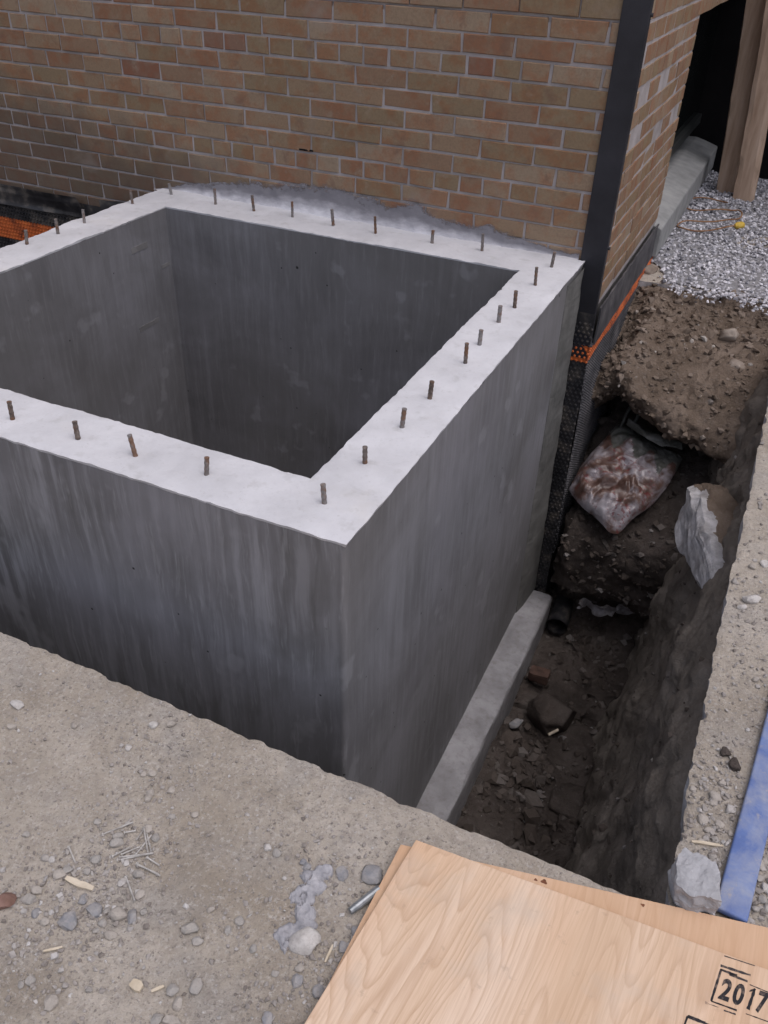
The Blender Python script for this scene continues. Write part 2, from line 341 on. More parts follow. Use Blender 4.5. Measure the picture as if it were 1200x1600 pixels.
c = k.ramp(k.noise(k.wpos, 80, 5, .6), [(.32, (.05, .034, .026)), (.5, (.125, .092, .075)), (.7, (.25, .21, .18))]); c = k.mix(k.math('MULTIPLY', k.rnd(), .7), c, (.30, .295, .30)); k.color(k.mix(k.ramp(k.noise(k.wpos, 30, 3, .6), [(.5, 0.0), (.62, .8)]), c, (.19, .095, .05))); k.bump(k.noise(k.wpos, 200, 4, .6), .5, .003); MT['rebar'] = k.m
MT['nail'] = simple('nail_steel', [(.3, (.36, .335, .31)), (.7, (.62, .60, .57))], 60, .5, .5, .25, 0)
MT['pin'] = simple('galvanised_steel', [(.3, (.20, .22, .235)), (.7, (.42, .44, .46))], 40, .4, .5, .6, .2, 120)
MT['black_steel'] = simple('black_painted_steel', [(.3, (.012, .012, .016)), (.7, (.030, .030, .038))], 6, .55, .4, 0, .2, 60)
MT['membrane'] = simple('black_membrane', [(.35, (.012, .012, .015)), (.52, (.035, .034, .037)), (.64, (.10, .088, .078)), (.8, (.15, .13, .115))], 16, .42, .5, 0, .2, 60)
MT['membrane_dusty'] = simple('dusty_membrane', [(.3, (.04, .039, .043)), (.55, (.085, .083, .09)), (.75, (.16, .15, .15))], 9, .7, .3, 0, .3, 60)
MT['orange'] = simple('orange_print', [(.32, (.20, .06, .03)), (.46, (.52, .125, .035)), (.7, (.66, .18, .05))], 14, .5, .4, 0, .2, 60)
MT['wood_post'] = simple('weathered_post', [(.3, (.33, .225, .16)), (.55, (.47, .345, .26)), (.75, (.56, .43, .34))], 8, .85, .2, 0, .4, 40, False, (3, 3, .35))
MT['tar'] = simple('black_tar_paper', [(.3, (.004, .004, .005)), (.7, (.010, .009, .010))], 4, .9, .15, 0, .3, 30)  # near-black colour that paints shade: far backdrop, joint hole, window opening
MT['canopy'] = simple('dark_soffit_boards', [(.3, (.03, .025, .02)), (.7, (.06, .05, .042))], 5, .85, .2, 0, .3, 40)  # wood of the unseen cover added to shade the far end
MT['sill'] = simple('sill_concrete', [(.3, (.22, .225, .225)), (.55, (.32, .325, .325)), (.75, (.40, .40, .395))], 7, .85, .25, 0, .4, 60)
MT['frame'] = simple('window_frame_paint', [(.3, (.02, .023, .023)), (.7, (.035, .038, .038))], 6, .5, .4, 0, .1, 60)
k = Mat('dark_window_glass', .06, .5); k.color((.006, .008, .008)); MT['glass'] = k.m
MT['found'] = simple('foundation_concrete', [(.3, (.15, .145, .145)), (.7, (.26, .255, .255))], 6, .9, .2, 0, .4, 50)
MT['ink'] = simple('stamp_ink', [(.30, (.20, .15, .12)), (.46, (.022, .02, .024)), (.8, (.012, .012, .015))], 55, .7, .3, 0, 0, 60)
MT['ink_faded'] = simple('stamp_ink_faded', [(.36, (.42, .29, .21)), (.5, (.05, .043, .045)), (.8, (.025, .022, .026))], 70, .7, .3, 0, 0, 60)
MT['cord'] = simple('cord_jacket', [(.3, (0.190, 0.081, 0.033)), (.7, (0.342, 0.196, 0.099))], 20, .6, .4, 0, .2, 60)
MT['plug'] = simple('yellow_plug_rubber', [(.3, (.52, .34, .05)), (.7, (.68, .47, .09))], 20, .5, .4, 0, .1, 60)
MT['wood_chip'] = simple('pale_wood', [(.3, (.50, .42, .31)), (.7, (.68, .60, .48))], 30, .8, .25, 0, .4, 150)
MT['brick_frag'] = simple('red_brick_fragment', [(.3, (.16, .09, .07)), (.7, (.27, .17, .14))], 30, .9, .2, 0, .6, 120)
MT['muddy_brick'] = simple('muddy_brick', [(.3, (.07, .045, .036)), (.7, (.14, .085, .068))], 30, .9, .2, 0, .6, 120)
MT['rock'] = simple('soil_stained_rock', [(.3, (.16, .125, .10)), (.5, (.26, .215, .18)), (.72, (.36, .315, .275))], 18, .95, .15, 0, .9, 60)
MT['knot'] = simple('wood_knot', [(.3, (.10, .035, .02)), (.7, (.24, .10, .05))], 120, .7, .3, 0, 0, 60)
MT['cap'] = simple('dust_grey_chunk', [(.3, (.25, .25, .26)), (.5, (.36, .36, .375)), (.72, (.46, .46, .48))], 26, .95, .15, 0, 1.0, 90)
k = Mat('worn_blue_paint', .6, .35); p = k.opos
c = k.ramp(k.noise(p, 14, 5, .6), [(.3, (.085, .135, .33)), (.55, (.13, .195, .42)), (.75, (.21, .285, .50))])
c = k.mix(k.ramp(k.noise(k.vadd(p, (2, 5, 1)), 9, 6, .68, .4), [(.42, 0.0), (.66, .80)]), c, (.34, .36, .42))
c = k.mix(k.ramp(k.noise(p, 24, 5, .7), [(.60, 0.0), (.70, .7)]), c, (.40, .37, .345))
k.color(c); k.bump(k.noise(p, 90, 4, .6), .4, .003); MT['blue'] = k.m
k = Mat('printed_plastic_film', .36, .5); p = k.opos
c = k.ramp(k.noise(p, 8, 5, .62, .5), [(.36, (0.078, 0.042, 0.033)), (.46, (0.136, 0.085, 0.071)), (.54, (0.245, 0.218, 0.235)), (.68, (0.381, 0.360, 0.394))])
red = k.ramp(k.noise(k.scale(p, (1, 2.2, 1)), 48, 2, .5), [(.56, 0.0), (.60, 1.0)])
zone = k.ramp(k.noise(k.vadd(p, (.3, .9, 0)), 7, 2, .5), [(.52, 0.0), (.58, .65)])
c = k.mix(k.math('MULTIPLY', red, zone), c, (.16, .022, .024))
k.color(c); k.bump(k.noise(p, 30, 4, .6, 1.2), .5, .012); k.b.inputs['Coat Weight'].default_value = .3; MT['bag'] = k.m
k = Mat('clear_plastic_film', .3, .5); p = k.opos
k.color(k.ramp(k.noise(p, 10, 4, .6), [(.38, (.08, .082, .072)), (.6, (.15, .15, .14)), (.75, (.32, .32, .32))])); k.bump(k.noise(p, 26, 4, .6, 1.4), .6, .012); MT['bag_clear'] = k.m
k = Mat('white_plastic_scrap', .35, .5); p = k.opos
k.color(k.ramp(k.noise(p, 18, 5, .6), [(.35, (.20, .18, .18)), (.55, (.44, .43, .46)), (.75, (.62, .61, .65))])); k.bump(k.noise(p, 40, 4, .6, 1.2), .6, .01); MT['scrap'] = k.m
# ------------------------------------------------------------------ measured positions
REBAR = [(-1.581, 1.28, 0.048), (-1.378, 1.283, 0.044), (-1.208, 1.283, 0.052), (-1.016, 1.292, 0.044), (-0.726, 1.314, 0.049), (-0.723, 1.506, 0.044), (-0.714, 1.698, 0.051), (-0.709, 1.865, 0.055), (-0.704, 2.119, 0.062), (-0.71, 2.254, 0.048), (-0.713, 2.439, 0.058), (-0.709, 2.591, 0.056), (-0.708, 2.818, 0.065), (-0.71, 3.032, 0.056), (-0.995, 3.072, 0.065), (-1.197, 3.06, 0.049), (-1.442, 3.064, 0.065), (-1.634, 3.067, 0.066), (-1.833, 3.081, 0.062), (-2.013, 3.069, 0.065), (-2.208, 3.073, 0.064), (-2.457, 3.097, 0.046), (-2.513, 2.901, 0.054), (-2.498, 2.587, 0.052), (-2.496, 2.437, 0.056), (-2.51, 2.289, 0.05)]
STONES_FRONT = [(-0.778, 0.481, 0.0303, 1.0, 'b'), (-0.784, 0.525, 0.0155, 1.43, 'b'), (-0.751, 0.518, 0.0242, 1.0, 'b'), (-0.71, 0.529, 0.035, 0.53, 't'), (-0.688, 0.539, 0.0197, 1.56, 'b'), (-0.724, 0.508, 0.0152, 1.0, 'g'), (-0.697, 0.496, 0.0214, 0.65, 't'), (-0.745, 0.582, 0.0136, 1.17, 'p'), (-0.816, 0.596, 0.0185, 0.88, 'g'), (-0.846, 0.558, 0.0183, 0.88, 'g'), (-0.869, 0.503, 0.0201, 0.78, 't'), (-0.898, 0.557, 0.0161, 0.86, 'g'), (-0.885, 0.56, 0.0138, 0.83, 'p'), (-0.701, 0.576, 0.0157, 1.14, 't'), (-0.769, 0.687, 0.0156, 1.54, 't'), (-0.808, 0.65, 0.0213, 0.67, 'g'), (-0.801, 0.637, 0.0259, 0.45, 'g'), (-0.745, 0.678, 0.0142, 1.17, 'g'), (-0.733, 0.528, 0.0121, 1.27, 'g'), (-0.675, 0.554, 0.0132, 1.0, 'g'), (-0.852, 0.544, 0.0204, 1.0, 't'), (-0.728, 0.605, 0.0205, 0.67, 'g'), (-0.814, 0.572, 0.0137, 1.17, 'g'), (-0.868, 0.485, 0.0199, 0.78, 'g'), (-0.839, 0.471, 0.0153, 1.14, 'b'), (-0.813, 0.465, 0.0151, 0.86, 't'), (-1.205, 0.802, 0.0272, 0.7, 'p'), (-1.173, 0.753, 0.0186, 0.71, 't'), (-1.059, 0.814, 0.016, 0.75, 't'), (-0.583, 0.562, 0.0282, 0.77, 'g'), (-0.559, 0.551, 0.0193, 0.67, 'g'), (-0.546, 0.751, 0.0154, 1.0, 'p'), (-0.524, 0.75, 0.0165, 1.0, 'g'), (-0.384, 0.586, 0.0147, 1.0, 't'), (-0.376, 0.567, 0.0187, 1.0, 'b'), (-0.399, 0.767, 0.0232, 1.0, 'b'), (-0.71, 0.369, 0.0221, 1.0, 't'), (-0.763, 0.38, 0.0163, 1.0, 'g'), (-0.774, 0.37, 0.0102, 1.3, 'g'), (-0.53, 0.454, 0.0162, 1.25, 't'), (-0.549, 0.467, 0.0184, 1.0, 'g'), (-0.518, 0.488, 0.0205, 1.1, 'g'), (-0.523, 0.429, 0.0258, 0.62, 't'), (-0.546, 0.422, 0.0199, 0.9, 'g'), (-0.39, 0.497, 0.016, 1.38, 'b'), (-0.338, 0.568, 0.0186, 1.33, 'b'), (-0.334, 0.647, 0.0151, 1.57, 'b'), (-0.516, 0.61, 0.0153, 1.14, 'g'), (-0.462, 0.75, 0.0151, 1.0, 'b'), (-0.473, 0.755, 0.0117, 1.0, 'b'), (-0.525, 0.59, 0.013, 1.0, 'g'), (-0.912, 0.889, 0.0188, 0.71, 'p'), (-0.923, 0.82, 0.0131, 1.4, 'p'), (-0.84, 0.792, 0.0153, 0.83, 't'), (-0.856, 0.784, 0.0127, 1.0, 't'), (-0.814, 0.753, 0.0174, 0.71, 't'), (-0.88, 0.909, 0.0216, 0.62, 't'), (-0.811, 0.743, 0.0149, 1.33, 't'), (-0.783, 0.778, 0.015, 1.0, 't'), (-0.415, 0.561, 0.0125, 0.83, 'g'), (-0.47, 0.58, 0.0128, 1.0, 'g'), (-0.329, 0.682, 0.0175, 1.0, 'b'), (-0.726, 0.492, 0.0108, 1.0, 'g'), (-0.76, 0.614, 0.0115, 1.0, 'p'), (-0.669, 0.41, 0.0122, 0.83, 'g'), (-0.574, 0.607, 0.0133, 0.83, 't'), (-0.965, 0.578, 0.0142, 0.83, 'g'), (-0.863, 0.656, 0.0144, 0.83, 'g'), (-0.708, 0.751, 0.0146, 0.83, 't'), (-0.746, 0.729, 0.0122, 1.0, 'g')]
STONES_RIGHT = [(0.193, 1.242, 0.0234, 1.44, 't'), (0.224, 1.221, 0.0205, 1.12, 'p'), (0.177, 1.176, 0.0227, 1.22, 't'), (0.201, 1.278, 0.0184, 0.86, 't'), (0.149, 1.243, 0.0157, 0.83, 't'), (0.191, 1.227, 0.0155, 0.83, 't'), (0.199, 1.901, 0.0438, 0.62, 'p'), (0.179, 1.866, 0.0267, 0.75, 'p'), (0.216, 2.072, 0.0249, 1.0, 'p'), (0.184, 2.042, 0.0212, 1.0, 't'), (0.192, 1.155, 0.0199, 0.75, 't'), (0.209, 1.178, 0.0176, 1.0, 't'), (0.234, 1.607, 0.021, 0.71, 't'), (0.205, 1.098, 0.0169, 1.0, 'g'), (0.204, 1.064, 0.0167, 1.29, 'g'), (0.215, 1.013, 0.0186, 1.5, 't'), (0.206, 1.138, 0.0173, 1.0, 'g'), (0.285, 1.117, 0.0217, 1.11, 't'), (0.3, 1.074, 0.0165, 1.71, 'p'), (0.297, 1.049, 0.0209, 0.78, 'g'), (0.289, 1.089, 0.019, 0.88, 'g'), (0.307, 1.036, 0.0207, 0.89, 'g'), (0.295, 1.131, 0.0169, 1.0, 't'), (0.288, 1.025, 0.0161, 0.86, 'g'), (0.18, 1.124, 0.0123, 1.0, 't'), (0.229, 1.165, 0.0124, 1.2, 't')]
NAILS = [((-0.837, 0.641, 0.004), (-0.801, 0.685, 0.004)), ((-0.791, 0.613, 0.004), (-0.772, 0.641, 0.004)), ((-0.777, 0.622, 0.004), (-0.759, 0.65, 0.004)), ((-0.8, 0.659, 0.004), (-0.786, 0.673, 0.004)), ((-0.778, 0.611, 0.004), (-0.728, 0.65, 0.004)), ((-0.777, 0.617, 0.004), (-0.727, 0.647, 0.004)), ((-0.754, 0.634, 0.004), (-0.755, 0.679, 0.004)), ((-0.773, 0.681, 0.004), (-0.737, 0.646, 0.004)), ((-0.766, 0.679, 0.004), (-0.732, 0.649, 0.004)), ((-0.741, 0.62, 0.004), (-0.688, 0.618, 0.004)), ((-0.737, 0.618, 0.004), (-0.695, 0.622, 0.004)), ((-0.73, 0.636, 0.004), (-0.703, 0.635, 0.004)), ((-0.775, 0.678, 0.004), (-0.772, 0.656, 0.004)), ((-0.743, 0.591, 0.004), (-0.699, 0.561, 0.004)), ((-0.873, 0.591, 0.004), (-0.844, 0.574, 0.004))]
SMEAR = [(-2.604, 0.342), (-2.404, 0.397), (-2.232, 0.423), (-2.067, 0.456), (-1.909, 0.464), (-1.755, 0.469), (-1.578, 0.483), (-1.462, 0.469), (-1.321, 0.457), (-1.182, 0.428), (-1.02, 0.41), (-0.862, 0.396), (-0.707, 0.372), (-0.645, 0.373)]
BUG_FRONT = [(-1.463, 0.051), (-1.456, -0.122), (-0.969, -0.113), (-1.013, 0.085), (-0.977, 0.014), (-0.69, 0.014), (-1.185, 0.071)]
BUG_RIGHT = [(1.463, -0.024), (2.215, -0.715), (1.066, 0.171), (1.958, -0.578), (2.617, -0.504)]
# ------------------------------------------------------------------ key dimensions (metres)
ZT = .37; XR = -.62; YF = 1.208; YB = 3.18; XL = -2.56          # concrete shaft: top, right, front, back, left
IX0, IX1, IY0, IY1 = -2.373, -.803, 1.39, 2.94                     # its opening
XC = -.553                                                         # building corner
SLAB_Y, SLAB_X = .957, .140                                        # edges of the ground round the excavation
ZF = -1.22                                                         # footing top
def project(p):
    R_ = np.array(ROT); c = (np.asarray(p, float) - np.array([0, 0, H])) @ R_
    f = 29.684 / 36 * 1600
    return 600 + f * c[..., 0] / -c[..., 2], 800 - f * c[..., 1] / -c[..., 2], -c[..., 2]
# ------------------------------------------------------------------ ground
def gz(x, y):
    p = np.stack([x, y, np.zeros_like(x)], -1)
    edge = np.clip((SLAB_X + .25 - np.asarray(x)) / .2, 0, 1)
    z = .006 * fbm(p, 2.2, 3, 3) + .0022 * fbm(p, 22, 3, 5)
    r = (np.asarray(x) > SLAB_X - .01) & (np.asarray(y) > .9)
    return z + np.where(r, .003 * fbm(p, 30, 3, 9), 0) - .002
def build_ground():
    xs = np.concatenate([[-60, -30, -15, -8, -5], np.arange(-4.3, -1.75, .08), np.arange(-1.74, SLAB_X - .003, .007), SLAB_X + np.arange(0, .62, .009), np.arange(.8, 2, .06), [2.5, 4, 8, 15, 30, 60]])
    ys = np.concatenate([[-60, -30, -12, -6, -3, -1.5, -.8, -.3, 0], np.arange(.1, SLAB_Y - .004, .009), SLAB_Y + np.arange(0, .9, .010), np.arange(1.87, 4.14, .02), [4.15, 4.3, 4.6, 5, 5.6, 6.3, 7, 9, 15, 30, 60]])
    X, Y = np.meshgrid(xs, ys, indexing='ij'); sh = X.shape
    P = np.stack([X.ravel(), Y.ravel(), np.zeros(X.size)], 1)
    jy = .0022 * fbm(P, 11, 2, 21) + .0020 * fbm(P, 60, 2, 24) - .010 * np.clip(fbm(P, 26, 2, 23) - .45, 0, 1)
    jx = .005 * fbm(P, 9, 2, 22) + .0035 * fbm(P, 50, 2, 25) + .014 * np.clip(fbm(P, 24, 2, 27) - .35, 0, 1)
    Z = gz(P[:, 0], P[:, 1])
    onY = (np.abs(P[:, 1] - SLAB_Y) < 1e-6) & (P[:, 0] < SLAB_X + 1e-6) & (P[:, 0] > -4.31)
    onX = (np.abs(P[:, 0] - SLAB_X) < 1e-6) & (P[:, 1] > SLAB_Y - 1e-6) & (P[:, 1] < 4.16)
    P[:, 1] += np.where(onY & ~onX, jy, 0); P[:, 0] += np.where(onX, jx, 0)
    P[:, 2] = Z - np.where(onY | onX, .0015 + .004 * np.clip(fbm(P, 40, 2, 29), 0, 1), 0)
    F = gfaces(*sh); c = np.stack([X, Y], -1); cx = (X[:-1, :-1] + X[1:, 1:]) / 2; cy = (Y[:-1, :-1] + Y[1:, 1:]) / 2
    hole = (cx > -4.31) & (cx < SLAB_X) & (cy > SLAB_Y) & (cy < 4.15)
    F = F[~hole.ravel()][:, ::-1]
    me = bpy.data.meshes.new('ground'); me.from_pydata(P.tolist(), [], F.tolist())
    bm = bmesh.new(); bm.from_mesh(me); bmesh.ops.delete(bm, geom=[v for v in bm.verts if not v.link_faces], context='VERTS')
    es = [e for e in bm.edges if e.is_boundary and all(abs(v.co.x) < 10 and abs(v.co.y) < 10 for v in e.verts)]
    for e in es: e.smooth = False
    for k_ in range(2):
        r = bmesh.ops.extrude_edge_only(bm, edges=es); nv = [g for g in r['geom'] if isinstance(g, bmesh.types.BMVert)]
        for v in nv:
            q = np.array([[v.co.x, v.co.y, v.co.z]]); d = fbm(q * np.array([1, 1, 2]), 16, 3, 33)[0]
            v.co.z -= .055 + .012 * d
            if v.co.x > SLAB_X - .05: v.co.x += .010 * d + .008
            if v.co.y < SLAB_Y + .05: v.co.y += -.010 * d - .008
        es = [g for g in r['geom'] if isinstance(g, bmesh.types.BMEdge)]
    bmesh.ops.recalc_face_normals(bm, faces=bm.faces[:])
    o = from_bm('ground', bm, MT['ground'], None, True); o['kind'] = 'structure'
    o.data.materials.append(MT['slab_edge'])
    for f in o.data.polygons:
        if abs(f.normal.z) < .5: f.material_index = 1; f.use_smooth = False
    return o
build_ground()
def sweep(name, prof, axis, lo, hi, step, n, amp, mat, seed, fine=.010, offs=None, flip=False):
    prof = np.array(prof, float); seg = np.concatenate([[0], np.cumsum(np.linalg.norm(np.diff(prof, axis=0), axis=1))])
    t = np.linspace(0, seg[-1], n); a = np.interp(t, seg, prof[:, 0]); b = np.interp(t, seg, prof[:, 1])
    for _ in range(3): a[1:-1] = (a[:-2] + 2 * a[1:-1] + a[2:]) / 4; b[1:-1] = (b[:-2] + 2 * b[1:-1] + b[2:]) / 4
    L = np.arange(lo, hi + step, step); A, Y = np.meshgrid(a, L, indexing='ij'); B = np.broadcast_to(b[:, None], A.shape)
    P = np.stack([A, Y, B], -1) if axis == 'y' else np.stack([Y, A, B], -1)
    P = P.reshape(-1, 3)
    if offs is not None: P = P + offs(P)
    P = P + nvec(P, 3.4, 3, seed) * amp + nvec(P, 13, 3, seed + 9) * amp * .42 + nvec(P, 46, 3, seed + 19) * fine * .5
    F = gfaces(n, len(L))
    if flip: F = F[:, ::-1]
    o = mk(name, P, F, mat, None, True); o['kind'] = 'structure'; return o
fl = sweep('trench_floor', [(-.75, -1.44), (-.5, -1.43), (-.3, -1.41), (-.12, -1.40), (.0, -1.37), (.1, -1.36)], 'y', .88, 3.42, .010, 90, .058, MT['soil_damp'], 3, .012, flip=True)
bk = sweep('trench_bank', [(-.12, -1.50), (-.095, -1.38), (-.06, -1.18), (-.02, -.95), (.03, -.66), (.07, -.42), (.10, -.26), (.135, -.125), (.20, -.09)], 'y', .88, 4.3, .012, 120, .032, MT['soil_clay'], 14, .009, flip=True)
def face_off(P):
    d = np.zeros_like(P); t = np.clip((P[:, 0] + .1) / .3, 0, 1); e = np.clip((-.47 - P[:, 0]) / .06, 0, 1); d[:, 1] = -.03 * t + .14 * e * e; return d
fc = sweep('soil_face', [(2.95, -1.46), (3.2, -1.40), (3.27, -1.33), (3.22, -1.24), (3.13, -1.15), (3.10, -1.0), (3.08, -.88), (3.10, -.80), (3.2, -.745), (3.4, -.66), (3.62, -.56), (3.78, -.47), (3.82, -.38), (3.80, -.25)], 'x', -.53, .20, .010, 130, .030, MT['soil_damp'], 41, .012, face_off)
def shelf_off(P):
    d = np.zeros_like(P); lip = np.exp(-((P[:, 1] - 3.38) / .16) ** 2)
    t = np.clip((P[:, 0] + .42) / .25, 0, 1)
    d[:, 1] = -lip * .06 * t + lip * .03 * (1 - t); d[:, 2] = -lip * (.09 * t - .03 * (1 - t)) - .05 * np.clip((P[:, 0] + .1) / .2, 0, 1) * lip
    d[:, 2] -= .10 * np.clip((-.44 - P[:, 0]) / .10, 0, 1) * np.clip((4.2 - P[:, 1]) / .3, 0, 1)
    return d
sh_ = sweep('soil_shelf', [(3.84, -.42), (3.70, -.36), (3.52, -.33), (3.42, -.30), (3.37, -.25), (3.40, -.18), (3.52, -.125), (3.7, -.095), (3.9, -.06), (4.05, -.03), (4.16, -.004), (4.22, -.004), (4.36, -.05)], 'x', -.60, .22, .008, 150, .026, MT['soil_dry'], 57, .012, shelf_off)
o = sweep('trench_end_bank', [(SLAB_Y - .02, -.10), (.93, -.5), (.95, -1.0), (.98, -1.5)], 'x', -4.35, .25, .05, 30, .02, MT['soil_damp'], 61)
o = sweep('far_bank', [(-4.33, -.10), (-4.28, -.6), (-4.2, -1.5)], 'y', .85, 3.2, .06, 24, .02, MT['soil_damp'], 67)
o = mk('excavation_floor', [(-4.5, .8, -1.47), (.4, .8, -1.47), (.4, 4.3, -1.47), (-4.5, 4.3, -1.47)], [(0, 1, 2, 3)], MT['soil_damp']); o['kind'] = 'structure'
# ------------------------------------------------------------------ brick building
bld = empty('brick_building', (-2.5, 3.6, 0), 'tan brick building wall with raked joints behind the concrete shaft', 'building')
def wall_mesh():
    bm = bmesh.new(); r = .005
    box_bm(bm, -9, XC - .006, YB + r, 7.6, .18, 1.128)
    box_bm(bm, -9, XC - .012, YB + .011, 7.6, 1.1281, 4.2)
    return bm
# mortar backing with the window opening left out on the side face
bm = bmesh.new()
OY0, OY1, OZ0, OZ1 = 4.47, 7.40, .20, 1.10
box_bm(bm, -9, XC - .30, YB + .005, 8.0, .18, 1.128); box_bm(bm, -9, XC - .30, YB + .010, 8.0, 1.1281, 4.2)
box_bm(bm, XC - .2999, XC - .0022, YB + .005, OY0 - .001, .18, 1.128); box_bm(bm, XC - .2999, XC - .0022, YB + .010, OY0 - .001, 1.1281, 4.2)
box_bm(bm, XC - .2999, XC - .0022, OY0 - .0009, OY1, OZ1 + .003, 4.2); box_bm(bm, XC - .2999, XC - .0022, OY1 + .0001, 8.0, .18, 4.2)
local(from_bm('mortar_wall', bm, MT['mortar']), bld)
local(box('foundation', (-9, XC - .012, YB + .012, 8.0, -1.6, .1795), MT['found'], None, 0), bld)
COURSE, PITCH, JT, BED0 = .0675, .2048, .0095, .404
def brick_geo(w, h, seed):
    r = np.random.default_rng(seed); e = .0025; j = lambda s: r.normal(0, s, 2)
    V = []
    for (x, z) in ((0, 0), (w, 0), (w, h), (0, h)): V.append((x, .05, z))
    J = [r.normal(0, .0012, 2) for _ in range(4)]
    for q, (x, z) in zip(J, ((0, 0), (w, 0), (w, h), (0, h))): V.append((x + q[0], .003, z + q[1]))
    for q, (x, z) in zip(J, ((e, e), (w - e, e), (w - e, h - e), (e, h - e))): V.append((x + q[0], r.normal(0, .0005), z + q[1]))
    F = [(8, 9, 10, 11)] + [(4 + i, 4 + (i + 1) % 4, 8 + (i + 1) % 4, 8 + i) for i in range(4)] + [(i, (i + 1) % 4, 4 + (i + 1) % 4, 4 + i) for i in range(4)]
    return np.array(V), F
bricks = []      # (origin, width, height, side?)
for i in range(-3, 55):
    z = BED0 + COURSE * i + JT / 2
    up = i >= 11; jt = .006 if up else JT; hgt = COURSE - jt
    if z + hgt > 4.19: break
    if i % 6 == 2: js = [-.557, -.667, -.846] + [-.846 - .1024 * k_ for k_ in range(1, 82)]
    else:
        s0 = (-.667 if i % 2 == 0 else -.773); js = [-.557] + [s0 - PITCH * k_ for k_ in range(0, 41)]
        if s0 < -.70: pass
    js = [js[0]] + [j_ + random.gauss(0, .003) for j_ in js[1:]]
    for a, b in zip(js[:-1], js[1:]):
        if a - b - jt > .02: bricks.append(((b + jt / 2, YB, z), a - b - jt, hgt, False))
    # side face
    if i % 6 == 2: sj = [YB + .004] + [YB + .10 + .1024 * k_ for k_ in range(0, 46)]
    else: sj = [YB + .004] + [(YB + .10 if i % 2 else YB + .2) + PITCH * k_ for k_ in range(0, 23)]
    zmid = z + hgt / 2
    for a, b in zip(sj[:-1], sj[1:]):
        if OZ0 < zmid < OZ1 and b > OY0:
            if a >= OY1 - .02: pass
            elif a < OY0 - .04: b = OY0 + .002 + jt / 2
            else: continue
        if b - a - jt > .02 and b < 7.9: bricks.append(((XC, a + jt / 2, z), b - a - jt, hgt, True))
info = []
for (p, w, h, side) in bricks:
    c = np.array(p) + (np.array([0, w / 2, h / 2]) if side else np.array([w / 2, 0, h / 2]))
    u, v, d = project(c); vis = d > 0 and -30 < u < 1230 and -30 < v < 480
    if not side and XL < c[0] < XR and c[2] < ZT + .03: vis = False
    area = w * h / d ** 2 * (abs(c[0]) / math.hypot(c[0], c[1]) if side else c[1] / math.hypot(c[0], c[1])) if vis else 0
    info.append(area)
order = np.argsort(-np.array(info)); single = set(int(i) for i in order[:300] if info[i] > 0)
SHARE = {}
fieldV, fieldF, fieldT, nn = [], [], [], 0
inv = bld.matrix_world.inverted()
for i, (p, w, h, side) in enumerate(bricks):
    key = (round(w, 2), round(h, 4), i % 3); jit = random.gauss(0, .0013)
    if key not in SHARE:
        SHARE[key] = brick_geo(key[0] if abs(key[0] - w) < .006 else w, h, i)
    V, F = SHARE[key]
    if i in single:
        mname = ('brickmesh',) + key
        if mname not in SHARE:
            me = bpy.data.meshes.new('brick'); me.from_pydata(V.tolist(), [], F); me.materials.append(MT['brick']); SHARE[mname] = me
        o = bpy.data.objects.new('brick', SHARE[mname]); COL.objects.link(o)
        sx = w / key[0]
        o.parent = bld; o.matrix_parent_inverse = inv
        o.location = (p[0] + (jit if side else 0), p[1] + (0 if side else jit), p[2]); o.rotation_euler = (0, 0, math.pi / 2 if side else 0); o.scale = (sx, 1, 1)
    else:
        W = V * np.array([w / key[0], 1, 1])
        if side: W = np.stack([-W[:, 1], W[:, 0], W[:, 2]], 1)
        fieldV.append(W + np.array(p) + np.array([jit, 0, 0] if side else [0, jit, 0])); fieldF += [[q + nn for q in f] for f in F]; nn += len(V); fieldT.append(np.full(len(V), random.random()))
fo = local(mk('brick_field', np.concatenate(fieldV), fieldF, MT['brick_field'], None, col=np.concatenate(fieldT)), bld); fo['kind'] = 'stuff'
# black steel angle on the corner
bm = bmesh.new()
prof = [(-.638, YB - .010), (XC + .007, YB - .010), (XC + .007, YB + .022), (XC + .001, YB + .022), (XC + .001, YB - .003), (-.638, YB - .003)]
lo = [bm.verts.new((x, y, -.02)) for x, y in prof]; hi = [bm.verts.new((x, y, 4.1)) for x, y in prof]
for a in range(6): bm.faces.new((lo[a], lo[(a + 1) % 6], hi[(a + 1) % 6], hi[a]))
bm.faces.new(hi); bm.faces.new(lo[::-1]); bmesh.ops.recalc_face_normals(bm, faces=bm.faces[:])
bmesh.ops.bevel(bm, geom=[e for e in bm.edges if abs(e.verts[0].co.z - e.verts[1].co.z) > 1], offset=.0025, segments=2, affect='EDGES', profile=.5)
ca = tag(local(from_bm('corner_angle', bm, MT['black_steel']), bld), 'black steel angle covering the brick corner')
for z in (.42, 1.17):
    v, f = tube([(XC + .006, YB + .010, z), (XC + .014, YB + .010, z)], .006, 8); local(mk('bolt', v, f, MT['black_steel']), ca)
